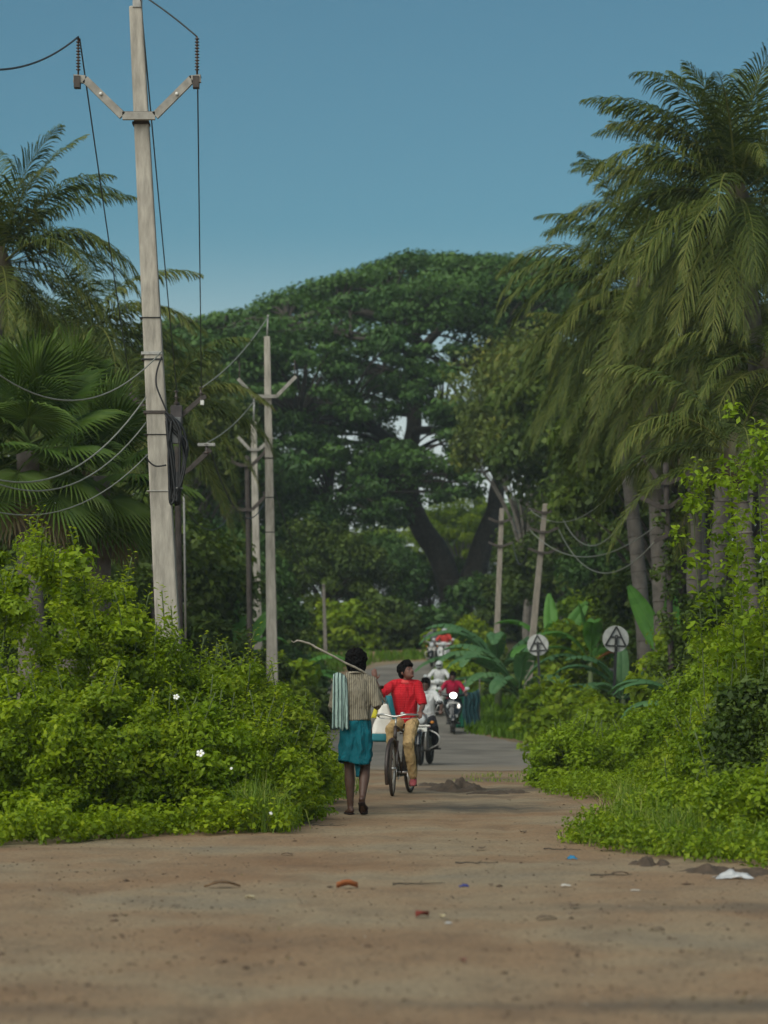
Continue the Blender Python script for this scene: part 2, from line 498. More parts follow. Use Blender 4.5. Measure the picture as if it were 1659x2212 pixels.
gx = axis_steps((-400, -120, 8), (-120, -20, 25), (-20, -5, 20), (-5, 5, 101), (5, 20, 20), (20, 120, 25), (120, 400, 8))
gy = axis_steps((-60, 0, 6), (0, 6, 12), (6, 40, 200), (40, 100, 90), (100, 180, 40), (180, 700, 20))
GX, GY = np.meshgrid(gx, gy)
GZ = g(GY)
amp = .016 * np.clip((40 - GY) / 5, 0, 1) * np.clip((GY - 2) / 4, 0, 1)
NZ = np.zeros_like(GX)
msk = (amp > 0) & (np.abs(GX) < 21)
ii = np.argwhere(msk)
NZ[msk] = [noise.noise((GX[j, i] * .9, GY[j, i] * .7, 0)) + .6 * noise.noise((GX[j, i] * 2.7, GY[j, i] * 2.2, 4)) for j, i in ii]
for x0, sl, ph in ((-.35, .012, 0.0), (.75, .012, .8), (1.15, .03, 2.0), (-1.5, .05, 3.0)):
    cx = x0 + sl * (GY - 20) + .12 * np.sin(GY * .45 + ph)
    q = (GX - cx) / .11
    NZ -= (.85 * np.exp(-q * q) - .35 * np.exp(-(np.abs(q) - 1.7) ** 2 * 2)) * (np.abs(GX) < 5) * (.6 + .4 * np.sin(GY * 1.7 + ph))
GZ = GZ + NZ * amp
h, w = GX.shape
idx = np.arange(h * w).reshape(h, w)
quads = np.stack([idx[:-1, :-1], idx[:-1, 1:], idx[1:, 1:], idx[1:, :-1]], -1).reshape(-1, 4)
ground = obj('ground', mesh_np('ground', np.stack([GX, GY, GZ], -1).reshape(-1, 3), quads, dirt_material(), smooth=True))
tag(ground, 'bare brown dirt ground with pebbles and damp patches', 'ground', kind='structure')

def catmull(P, n):
    P = [np.array(p, float) for p in P]
    P = [2 * P[0] - P[1]] + P + [2 * P[-1] - P[-2]]
    out = []
    for i in range(1, len(P) - 2):
        for t in np.linspace(0, 1, n, endpoint=False):
            a, b, c, d = P[i - 1:i + 3]
            out.append(.5 * ((2 * b) + (-a + c) * t + (2 * a - 5 * b + 4 * c - d) * t * t + (-a + 3 * b - 3 * c + d) * t ** 3))
    out.append(P[-2])
    return np.array(out)

RL = [(60, 37), (25, 39.5), (12, 40.5), (5, 41.5), (1.2, 41.3), (-2.3, 44), (-3.1, 52), (-2.9, 62), (-2.7, 72), (-2.5, 82), (-1.6, 89.5), (0, 94.8), (3, 97.4), (10, 99), (60, 103)]
RR = [(60, 48), (25, 50), (12, 51.5), (7, 53.5), (4.0, 57), (2.9, 61), (2.35, 65), (2.25, 70), (2.25, 76), (2.2, 82), (2.5, 87), (3.6, 90.4), (6, 92), (12, 93), (60, 97)]
cl, cr = catmull(RL, 14), catmull(RR, 14)
jit = lambda p, s: np.array([noise.noise((p[0] * .9, p[1] * .9, s)), noise.noise((p[0] * .9 + 7, p[1] * .9, s))]) * .22
cl = np.array([p + jit(p, 1) for p in cl]); cr = np.array([p + jit(p, 2) for p in cr])
ts = np.linspace(0, 1, 9)
rv = np.array([[a * (1 - t) + b * t for t in ts] for a, b in zip(cl, cr)])
rz = g(rv[..., 1]) + .008
h, w = rz.shape
idx = np.arange(h * w).reshape(h, w)
quads = np.stack([idx[:-1, :-1], idx[:-1, 1:], idx[1:, 1:], idx[1:, :-1]], -1).reshape(-1, 4)
road = obj('road', mesh_np('road', np.concatenate([rv, rz[..., None]], -1).reshape(-1, 3), quads, asphalt_material(), smooth=True))
tag(road, 'worn grey asphalt road winding uphill into the trees', 'road', kind='structure')

# ------------------------------------------------------------------ plant materials
BARK = plain('bark', (.055, .045, .036), .95, .45, 6, .8)
BARK_GREY = plain('bark_grey', (.16, .14, .12), .95, .4, 5, .8)
PALM_BARK = plain('palm_bark', (.125, .108, .092), .95, .4, 4, .7)
STEM = plain('green_stem', (.09, .12, .04), .8, .3, 10)
L_HEDGE = leafy('leaf_hedge', [(0.0712, 0.1249, 0.006), (0.1778, 0.2696, 0.01), (0.2987, 0.4043, 0.014), (0.4409, 0.5107, 0.022)], .48)
L_HEDGE2 = leafy('leaf_hedge_soft', [(0.0687, 0.1285, 0.008), (0.1563, 0.2498, 0.012), (0.2579, 0.3569, 0.016), (0.3752, 0.4426, 0.03)], .48)
L_LIME = leafy('leaf_lime', [(0.0706, 0.1354, 0.006), (0.1739, 0.2761, 0.008), (0.2445, 0.3543, 0.012), (0.3042, 0.4064, 0.03)], .48)
L_DARK = leafy('leaf_dark', [(0.0224, 0.0441, 0.007), (0.0486, 0.0846, 0.0106), (0.0795, 0.1233, 0.0141), (0.1216, 0.1674, 0.0176)], .3)
L_RAIN = leafy('leaf_rain_tree', [(0.0221, 0.0585, 0.0134), (0.0461, 0.1057, 0.0211), (0.0691, 0.1416, 0.0269), (0.0921, 0.1793, 0.0326)], .25)
L_OLIVE = leafy('leaf_olive', [(0.0338, 0.054, 0.009), (0.0731, 0.1069, 0.018), (0.1237, 0.1631, 0.0248), (0.225, 0.2137, 0.0338)], .3)
L_GRASS = leafy('leaf_grass', [(0.0731, 0.1381, 0.0156), (0.1463, 0.2438, 0.0234), (0.2275, 0.325, 0.039), (0.39, 0.4062, 0.1092)], .48)
L_VERGE = leafy('leaf_verge', [(0.065, 0.14, 0.008), (0.115, 0.22, 0.01), (0.155, 0.28, 0.014)], .48)
L_PALM = leafy('leaf_palm', [(0.0183, 0.0334, 0.0082), (0.0437, 0.0682, 0.0125), (0.0952, 0.1232, 0.0222), (0.1988, 0.1965, 0.0492)], .25, .6, .2)
L_PALM_DRY = leafy('leaf_palm_dry', [(.07, .055, .03), (.14, .11, .055), (.2, .16, .08)], .2)
L_FAN = leafy('leaf_fan', [(0.0235, 0.0522, 0.0101), (0.0489, 0.0965, 0.0142), (0.083, 0.1357, 0.0203), (0.1367, 0.1809, 0.0507)], .22, .62, .18)
L_BANANA = leafy('leaf_banana', [(0.0598, 0.1719, 0.0358), (0.1121, 0.284, 0.0501), (0.1644, 0.3588, 0.0715)], .4, .55, .3)
L_BANANA_DARK = leafy('leaf_banana_dark', [(0.0501, 0.1271, 0.0501), (0.0858, 0.1943, 0.0786), (0.1287, 0.2467, 0.1001)], .35, .6, .25)
L_ORANGE = leafy('leaf_withered', [(.3, .09, .01), (.42, .15, .02), (.5, .2, .03)], .3)

# ------------------------------------------------------------------ foliage builders
def unit(n):
    v = rng.normal(size=(n, 3)); return v / np.linalg.norm(v, axis=1, keepdims=True)

def norm(v): return v / np.maximum(np.linalg.norm(v, axis=1, keepdims=True), 1e-9)

def leaves(pts, nrm, size, aspect=.5, fold=.14):
    """one folded diamond leaf for each point"""
    n = len(pts)
    t = unit(n); t = norm(t - nrm * np.sum(t * nrm, 1, keepdims=True))
    b = np.cross(nrm, t)
    L = (size * rng.uniform(.6, 1.35, n))[:, None]
    W = L * aspect * rng.uniform(.8, 1.2, n)[:, None]
    base = pts - t * L * .5; tip = pts + t * L * .5 - nrm * L * fold
    mid = pts - t * L * .05
    v = np.stack([base, mid + b * W * .5 + nrm * L * fold * .6, tip, mid - b * W * .5 + nrm * L * fold * .6], 1).reshape(-1, 3)
    f = np.arange(4 * n).reshape(n, 4)
    return v, f

def clump_points(centers, radii, per, up=.5, shell=.5):
    """points and normals in ellipsoid clumps"""
    M = len(centers)
    n = M * per
    d = unit(n)
    rr = rng.uniform(0, 1, n) ** (shell / 1.5 + .12)
    c = np.repeat(centers, per, 0); r = np.repeat(radii, per, 0)
    p = c + d * r * rr[:, None]
    nr = norm(d * .7 + np.array([0, 0, up]) + unit(n) * .65)
    rn = np.repeat(rng.uniform(0, 1, M), per) * .45 + rng.uniform(0, 1, n) * .4 + .15 * (d[:, 2] * .5 + .5)
    return p, nr, rn

def join(parts):
    V, F, Q, o = [], [], [], 0
    for v, f, q in parts:
        V.append(v); F.append(f + o); Q.append(q); o += len(v)
    return np.concatenate(V), np.concatenate(F), np.concatenate(Q)

def sprig_leaves(n_sprig, pos, h, leaf, per=14, lean=.25):
    """upright leafy shoots: returns leaf arrays and stem tubes"""
    vs, stems = [], MB()
    for k in range(n_sprig):
        p0 = pos[k]
        d = np.array([rng.normal() * lean, rng.normal() * lean, 1.0]); d /= np.linalg.norm(d)
        hh = h * rng.uniform(.6, 1.25)
        t = np.linspace(.15, 1, per)
        bend = np.outer(t ** 2, rng.normal(size=3) * .12 * hh)
        pts = p0 + np.outer(t * hh, d) + bend
        th = np.arange(per) * 2.4 + rng.uniform(0, 6)
        out = np.stack([np.cos(th), np.sin(th), np.full(per, .35)], 1)
        lp = pts + out * leaf * .55
        nr = norm(np.stack([-np.cos(th) * .4, -np.sin(th) * .4, np.ones(per)], 1) + unit(per) * .35)
        v, f = leaves(lp, nr, leaf * np.linspace(1.1, .6, per), .5)
        vs.append((v, f, np.clip(rng.uniform(.45, 1, per), 0, 1)))
        stems.tube([p0] + [pts[i] for i in range(0, per, 4)], .006, 4)
    return vs, stems

def shrub(name, label, base, height, rx, ry, clumps, per, leaf, mat, sprigs=0, sprig_h=.4, group=None, cat='shrub', cr=.19, skirt=.35, aspect=.55, up=.5):
    """bush of many leaf clumps on a spread of stems"""
    e = thing(name, label, cat, (base[0], base[1], g(base[1])), 0, group)
    th = rng.uniform(0, 2 * np.pi, clumps); ph = np.arccos(rng.uniform(-.55, 1, clumps)); rho = rng.uniform(.45, 1, clumps) ** .6
    c = np.stack([rx * np.cos(th) * np.sin(ph) * rho, ry * np.sin(th) * np.sin(ph) * rho, height * (.42 + .5 * np.cos(ph) * rho)], 1)
    k = int(clumps * skirt)
    th2 = rng.uniform(0, 2 * np.pi, k); r2 = rng.uniform(.6, 1.05, k)
    low = np.stack([rx * np.cos(th2) * r2, ry * np.sin(th2) * r2, rng.uniform(.04, .35, k) * height * .7], 1)
    c = np.concatenate([c, low]); c[:, 2] = np.maximum(c[:, 2], .05)
    s = cr * rng.uniform(.55, 1.35, len(c))
    rad = np.stack([s, s, s * .72], 1)
    p, nr, rn = clump_points(c, rad, per, up)
    keep = p[:, 2] > .015
    p, nr, rn = p[keep], nr[keep], rn[keep]
    lf = np.repeat(rng.uniform(.68, 1.45, len(c)), per)[keep] * leaf
    v, f = leaves(p, nr, lf, aspect)
    parts = [(v, f, rn)]
    st = MB()
    if sprigs:
        topc = c[np.argsort(-(c[:, 2] + rng.uniform(0, .5, len(c)) * height))][:sprigs]
        pl, st2 = sprig_leaves(len(topc), topc, sprig_h, leaf * 1.45, 20)
        parts += pl; st.add(st2.v, st2.f)
    for i in rng.choice(len(c), min(9, len(c)), replace=False):
        q = c[i]; st.tube([(q[0] * .08, q[1] * .08, 0), (q[0] * .45, q[1] * .45, q[2] * .5), q], [.022, .015, .007], 5)
    V, F, Q = join(parts)
    obj('foliage', mesh_np('foliage', V, F, mat, Q), e)
    st.build('branches', STEM, e)['kind'] = 'stuff'
    return e

def limb(mb, pts, r0, r1, n=8):
    pts = catmull(pts, 5 if r0 > .2 else 3) if len(pts) > 2 else np.array(pts, float)
    m = len(pts)
    wob = np.array([[noise.noise((q[0] * .7, q[2] * .7, 3)), noise.noise((q[1] * .7, q[2] * .7, 8)), 0] for q in pts]) * min(.25, r0)
    wob[0] = 0
    mb.tube(pts + wob, list(np.linspace(r0, r1, m)), n)

def broad_tree_mesh(H, Rr, pads, per, leaf, lmat, bmat, trunk_r, low=.32, flat=.55, lean=0.0, leaf_up=.6):
    """a rounded broadleaf tree: trunk mesh and crown mesh"""
    tb = MB()
    fork = H * rng.uniform(.22, .32)
    limb(tb, [(0, 0, -.3), (lean * .2, 0, fork * .5), (lean * .5, 0, fork)], trunk_r, trunk_r * .75)
    th = rng.uniform(0, 2 * np.pi, pads); ph = np.arccos(rng.uniform(-.35, 1, pads)); rho = rng.uniform(.35, 1, pads) ** .5
    cz = H * (low + (1 - low) * .5); hz_ = H * (1 - low) * .5
    c = np.stack([lean + Rr * np.cos(th) * np.sin(ph) * rho, Rr * np.sin(th) * np.sin(ph) * rho, cz + hz_ * np.cos(ph) * rho], 1)
    s = Rr * rng.uniform(.16, .34, pads)
    rad = np.stack([s, s, s * flat], 1)
    for i in range(pads):
        if i % 2 == 0 or i < 10:
            q = c[i]
            m = np.array([lean * .5 + q[0] * .4, q[1] * .4, fork + (q[2] - fork) * .55])
            limb(tb, [(lean * .5, 0, fork * .95), m, q], trunk_r * (.55 if i < 8 else .25), trunk_r * .06, 6)
    p, nr, rn = clump_points(c, rad, per, leaf_up)
    v, f = leaves(p, nr, leaf, .5)
    return tb.mesh('trunk', bmat), mesh_np('crown', v, f, lmat, rn)

def plant_tree(name, label, meshes, x, y, sc, rz, group=None, z=None, cat='tree'):
    e = thing(name, label, cat, (x, y, g(y) if z is None else z), rz, group)
    e.scale = sc if hasattr(sc, '__len__') else (sc,) * 3
    obj('trunk', meshes[0], e); obj('crown', meshes[1], e)
    return e

# palms -----------------------------------------------------------
def frond_mesh(L, elev, curl, lmat, n=60, lmax=1.0, droop=.9, tear=0.0, twist=0.0, width=.05):
    """a feather frond growing out along +x from the origin"""
    m = 15
    th = elev - curl * np.linspace(0, 1, m) ** 1.35
    ds = L / (m - 1)
    px = np.concatenate([[0], np.cumsum(np.cos(th[:-1]) * ds)]); pz = np.concatenate([[0], np.cumsum(np.sin(th[:-1]) * ds)])
    tt = np.linspace(0, 1, m)
    vs, fs, rn = [], [], []
    o = 0
    tone = rng.uniform(0, .3)
    for side in (-1, 1):
        for k in range(n):
            if rng.uniform() < tear: continue
            t = .13 + .87 * (k + rng.uniform(-.3, .3)) / n
            t = min(max(t, .1), 1)
            x = np.interp(t, tt, px); z = np.interp(t, tt, pz); a = np.interp(t, tt, th)
            ll = lmax * (math.sin(math.pi * (.17 + .80 * t)) ** .75) * rng.uniform(.82, 1.1)
            fw = np.array([math.cos(a), 0, math.sin(a)]); up = np.array([-math.sin(a), 0, math.cos(a)])
            sp = .62 - .3 * t
            d = fw * (.55 + .6 * t) + np.array([0, side, 0]) * sp * 1.5 + up * (.42 - .25 * t) + rng.normal(size=3) * .07
            d /= np.linalg.norm(d)
            p0 = np.array([x, 0, z])
            dr = droop * rng.uniform(.75, 1.25)
            q1 = p0 + d * ll * .45 + np.array([0, 0, -1]) * dr * ll * .10
            d2 = d + np.array([0, 0, -1]) * dr; d2 /= np.linalg.norm(d2)
            q2 = q1 + d2 * ll * .38
            d3 = d + np.array([0, 0, -1]) * dr * 2.1; d3 /= np.linalg.norm(d3)
            q3 = q2 + d3 * ll * .25
            wv = fw * width * .5
            vs += [p0 - wv * .5, p0 + wv * .5, q1 - wv, q1 + wv, q2 - wv * .8, q2 + wv * .8, q3 - wv * .12, q3 + wv * .12]
            fs += [(o, o + 1, o + 3, o + 2), (o + 2, o + 3, o + 5, o + 4), (o + 4, o + 5, o + 7, o + 6)]
            r = tone + rng.uniform(0, .45) + .22 * t
            rn += [r, r, r + .1]
            o += 8
    nr = 5
    for i in range(m):
        w_ = .035 * (1 - tt[i] * .85)
        for j in range(nr):
            a = 2 * math.pi * j / nr
            vs.append(np.array([px[i], math.cos(a) * w_, pz[i] + math.sin(a) * w_ * .7]))
    for i in range(m - 1):
        for j in range(nr):
            j2 = (j + 1) % nr
            fs.append((o + i * nr + j, o + i * nr + j2, o + (i + 1) * nr + j2, o + (i + 1) * nr + j)); rn.append(.85)
    return mesh_np('frond', np.array(vs), np.array(fs), lmat, np.clip(rn, 0, 1))

FRONDS = {}
for key, (el, cu) in {'up': (82, 45), 'high': (64, 85), 'mid': (42, 105), 'out': (20, 105), 'low': (-8, 78), 'hang': (-38, 48)}.items():
    FRONDS[key] = [frond_mesh(4.4 * rng.uniform(.95, 1.08), R(el + rng.uniform(-7, 7)), R(cu + rng.uniform(-12, 12)), L_PALM,
                              droop=.45 if key == 'up' else rng.uniform(.55, 1.05), tear=rng.uniform(.02, .12)) for _ in range(3)]
FRONDS['dry'] = [frond_mesh(3.6, R(-55 + 8 * i), R(32), L_PALM_DRY, n=30, droop=1.1, tear=.2, lmax=.7) for i in range(2)]

def coconut_palm(label, foot, top, r0=.19, r1=.12, spec=None, size=1.0, seed_rot=0.0, extra=(), nuts=6, group='coconut palms'):
    """spec: how many fronds of each posture; extra: (posture, azimuth in degrees, scale)"""
    foot, top = Vector(foot), Vector(top)
    e = thing('coconut_palm', label, 'palm', foot, 0, group)
    d = top - foot
    tb = MB()
    pts, rr = [], []
    for i in range(22):
        t = i / 21
        s = t * t * .55 + t * .45
        p = Vector((d.x * s, d.y * s, d.z * t))
        pts.append(p); rr.append((r0 + (r1 - r0) * t) * (1 + .05 * math.sin(i * 2.7)) * (1.25 if i == 0 else 1))
    tb.tube(pts, rr, 12)
    for i in range(3, 21):
        tb.torus(pts[i], (pts[min(i + 1, 21)] - pts[i - 1]), rr[i], .018, 12, 5)
    tb.build('trunk', PALM_BARK, e)
    spec = spec or {'up': 3, 'high': 5, 'mid': 6, 'out': 6, 'low': 5, 'hang': 3}
    az = seed_rot
    for key, n in spec.items():
        for k in range(n):
            az += 137.5
            obj('frond', FRONDS[key][int(rng.integers(len(FRONDS[key])))], e, d, (0, 0, R(az + rng.uniform(-12, 12))), size * rng.uniform(.85, 1.1))
    for key, a, s in extra:
        obj('frond', FRONDS[key][int(rng.integers(len(FRONDS[key])))], e, d, (0, 0, R(a)), size * s)
    hb = MB()
    hb.tube([d - Vector((0, 0, .5)), d - Vector((0, 0, .1)), d + Vector((0, 0, .35))], [r1 * 1.1, r1 * 1.9, r1 * .7], 10)
    hb.build('crown_shaft', L_PALM_DRY, e)
    NUT = plain('coconut_husk', (.10, .11, .03), .6, .4, 9)
    for k in range(nuts):
        a = k * 2 * math.pi / max(nuts, 1)
        nb = MB(); nb.ball((0, 0, 0), (.11, .11, .14))
        nb.build('coconut', NUT, e, loc=d + Vector((math.cos(a) * .28, math.sin(a) * .28, -.32 - .12 * (k % 2))))
    return e

def fan_mesh(Rr, pet, elev, lmat, blades=38, span=300, sag=.25):
    """fan leaf: stalk out along +x, then a pleated fan"""
    vs, fs, rn = [], [], []
    fw = np.array([math.cos(elev), 0, math.sin(elev)]); up = np.array([-math.sin(elev), 0, math.cos(elev)]); sd = np.array([0, 1, 0])
    c = fw * pet
    o = 0
    tone = rng.uniform(.1, .5)
    for i in range(4):
        t = i / 3; w_ = .03 - .012 * t
        for j in range(4):
            a = j * math.pi / 2; vs.append(fw * pet * t + sd * math.cos(a) * w_ + up * math.sin(a) * w_)
    for i in range(3):
        for j in range(4):
            j2 = (j + 1) % 4; fs.append((i * 4 + j, i * 4 + j2, i * 4 + 4 + j2, i * 4 + 4 + j)); rn.append(.8)
    o = 16
    for k in range(blades):
        a = R(-span / 2 + span * (k + .5) / blades)
        da = R(span / blades) * .40
        ll = Rr * (1 - .25 * abs(a) / math.pi) * rng.uniform(.9, 1.08)
        def pt(r, aa, lift): 
            q = c + (fw * math.cos(aa) + sd * math.sin(aa)) * r + up * lift
            q[2] -= sag * (r / Rr) ** 2.2 * Rr
            return q
        s = ll * .55
        vs += [pt(.02, a, 0), pt(s, a - da, .0), pt(s, a, .035), pt(s, a + da, 0), pt(ll * .82, a - da * .28, -.02), pt(ll * .82, a, .015), pt(ll * .82, a + da * .28, -.02), pt(ll, a + rng.normal() * .02, -.06)]
        fs += [(o, o + 1, o + 2, o + 2), (o, o + 2, o + 3, o + 3), (o + 1, o + 4, o + 5, o + 2), (o + 2, o + 5, o + 6, o + 3), (o + 4, o + 7, o + 5, o + 5), (o + 5, o + 7, o + 6, o + 6)]
        r = tone + rng.uniform(0, .3)
        rn += [r, r + .06, r + .05, r + .1, r + .2, r + .25]
        o += 8
    V = np.array(vs); Fq = np.array(fs)
    me = bpy.data.meshes.new('fan_leaf')
    me.from_pydata([tuple(p) for p in V], [], [tuple(dict.fromkeys(f)) for f in Fq.tolist()])
    a_ = me.attributes.new('rnd', 'FLOAT', 'FACE'); a_.data.foreach_set('value', np.clip(np.array(rn), 0, 1).astype(np.float32))
    me.materials.append(lmat)
    return me

FANS = [fan_mesh(1.05, .95, R(el), L_FAN, sag=s) for el, s in ((75, .05), (50, .15), (25, .25), (0, .3), (-25, .35), (-45, .2))]
FAN_DRY = fan_mesh(.8, .8, R(-62), L_PALM_DRY, 22, 240, .1)

def fan_palm(label, foot, top, size=1.0, n=26, rot0=0, dry=4):
    foot, top = Vector(foot), Vector(top)
    e = thing('fan_palm', label, 'palm', foot, 0, 'fan palms')
    d = top - foot
    tb = MB()
    tb.tube([(d.x * t, d.y * t, d.z * t) for t in np.linspace(0, 1, 14)], [.2 - .03 * t + .015 * math.sin(t * 60) for t in np.linspace(0, 1, 14)], 12)
    tb.build('trunk', PALM_BARK, e)
    for k in range(n):
        i = min(5, int(6 * k / n))
        o = obj('fan_leaf', FANS[i], e, d + Vector((0, 0, .25 - .5 * k / n)), (rng.uniform(-.35, .35), 0, R(rot0 + k * 137.5)), size * rng.uniform(.85, 1.12))
    for k in range(dry):
        obj('fan_leaf', FAN_DRY, e, d - Vector((0, 0, .3)), (0, 0, R(40 + k * 97)), size)
    return e

# bananas -----------------------------------------------------------
def banana_mesh(L, W, elev, curl, lmat, ragged=.25, roll=0.0):
    m = 15
    th = elev - curl * np.linspace(0, 1, m) ** 1.5
    ds = L / (m - 1)
    px = np.concatenate([[0], np.cumsum(np.cos(th[:-1]) * ds)]); pz = np.concatenate([[0], np.cumsum(np.sin(th[:-1]) * ds)])
    vs, fs, rn = [], [], []
    o = 0
    tone = rng.uniform(.1, .5)
    def wd(t): return W * .5 * max(0, math.sin(math.pi * min(1, max(0, (t - .16) / .86)) ** .8)) ** .6 if t > .16 else 0.0
    for side in (-1, 1):
        droop = 0.0
        for i in range(m - 1):
            t0, t1 = i / (m - 1), (i + 1) / (m - 1)
            if t1 <= .17: continue
            if rng.uniform() < ragged: droop = rng.uniform(0, .5)
            gap = ds * .10 * (rng.uniform() < ragged)
            rows = []
            for t, x, z, a, g_ in ((t0, px[i], pz[i], th[i], gap), (t1, px[i + 1], pz[i + 1], th[i + 1], -gap)):
                up = np.array([-math.sin(a), 0, math.cos(a)]); fw = np.array([math.cos(a), 0, math.sin(a)])
                w_ = wd(t)
                p0 = np.array([x, 0, z])
                sv = np.array([0, 1, 0]) * math.cos(roll) + up * math.sin(roll); up = up * math.cos(roll) - np.array([0, 1, 0]) * math.sin(roll)
                p1 = p0 + sv * side * w_ * .55 + up * w_ * .24 + fw * (w_ * .12 + g_ * .5)
                p2 = p0 + sv * side * w_ * .98 + up * w_ * (.14 - droop) + fw * (w_ * .3 + g_)
                rows.append((p0, p1, p2))
            vs += [*rows[0], *rows[1]]
            fs += [(o, o + 1, o + 4, o + 3), (o + 1, o + 2, o + 5, o + 4)]
            r = tone + rng.uniform(0, .25); rn += [r, r + .12]
            o += 6
    for i in range(m):
        w_ = .028 * (1 - .8 * i / (m - 1))
        for j in range(5):
            a = 2 * math.pi * j / 5; vs.append(np.array([px[i], math.cos(a) * w_, pz[i] - .01 + math.sin(a) * w_]))
    for i in range(m - 1):
        for j in range(5):
            j2 = (j + 1) % 5; fs.append((o + i * 5 + j, o + i * 5 + j2, o + i * 5 + 5 + j2, o + i * 5 + 5 + j)); rn.append(.95)
    return mesh_np('leaf', np.array(vs), np.array(fs), lmat, np.clip(rn, 0, 1))

BAN = {}
for nm, mt in (('light', L_BANANA), ('dark', L_BANANA_DARK)):
    BAN[nm] = {'up': [banana_mesh(2.2, .5, R(84), R(14), mt, .08), banana_mesh(2.3, .48, R(78), R(22), mt, .1)],
               'arch': [banana_mesh(2.3, .55, R(66), R(95), mt, .35), banana_mesh(2.4, .5, R(58), R(110), mt, .45)],
               'out': [banana_mesh(2.1, .5, R(38), R(95), mt, .5), banana_mesh(2.2, .5, R(30), R(80), mt, .4)]}
for nm, mt in (('light', L_BANANA), ('dark', L_BANANA_DARK)):
    BAN[nm]['slant'] = [banana_mesh(2.5, .58, R(60), R(6), mt, .06, R(72)), banana_mesh(2.4, .55, R(68), R(10), mt, .06, R(68))]
BAN['dry'] = {'out': [banana_mesh(1.6, .4, R(30), R(40), L_ORANGE, .4)]}

def banana_plant(label, x, y, stem_h, leaves_, tone='light', size=1.0, z=None, group='banana plants'):
    e = thing('banana_plant', label, 'banana plant', (x, y, g(y) if z is None else z), 0, group)
    sb = MB(); sb.tube([(0, 0, -.1), (.02, 0, stem_h * .5), (0, 0, stem_h)], [.11 * size, .085 * size, .05 * size], 10)
    sb.build('stem', plain('banana_stem', (.12, .15, .06), .7, .4, 3), e)
    for key, azd, sc, *tn in leaves_:
        M_ = BAN[tn[0] if tn else tone][key]
        obj('leaf', M_[int(rng.integers(len(M_)))], e, (0, 0, stem_h * .93), (0, 0, R(azd)), size * sc)
    return e

# ground-level growth -------------------------------------------------
def grass_arrays(xy, h, lean=.35, width=.012, soft=.10):
    n = len(xy)
    xy = xy + rng.normal(size=(n, 2)) * soft
    dens = np.array([noise.noise((p[0] * 1.3, p[1] * .8, 6)) for p in xy])
    xy = xy[dens + rng.uniform(-.45, .45, n) > -.12]; n = len(xy)
    z = g(xy[:, 1])
    base = np.concatenate([xy, z[:, None]], 1)
    th = rng.uniform(0, 2 * np.pi, n)
    hh = (h * rng.uniform(.3, 1.25, n) * (.75 + .6 * np.array([noise.noise((p[0] * 2, p[1] * 1.2, 2)) for p in xy])))[:, None]
    dirv = np.stack([np.cos(th), np.sin(th), np.zeros(n)], 1)
    side = np.stack([-np.sin(th), np.cos(th), np.zeros(n)], 1) * width * rng.uniform(.6, 1.4, n)[:, None]
    k = rng.uniform(.1, 1, n)[:, None] * lean
    m1 = base + np.array([0, 0, 1]) * hh * .55 + dirv * hh * k * .35
    tp = base + np.array([0, 0, 1]) * hh * (1 - .3 * k) + dirv * hh * k * 1.2
    v = np.stack([base - side, base + side, m1 + side * .8, m1 - side * .8, tp + side * .1, tp - side * .1], 1).reshape(-1, 3)
    i = np.arange(n)[:, None] * 6
    f = np.concatenate([i + np.array([[0, 1, 2, 3]]), i + np.array([[3, 2, 4, 5]])], 1).reshape(-1, 4)
    r = np.repeat(rng.uniform(0, 1, n), 2)
    return v, f, r

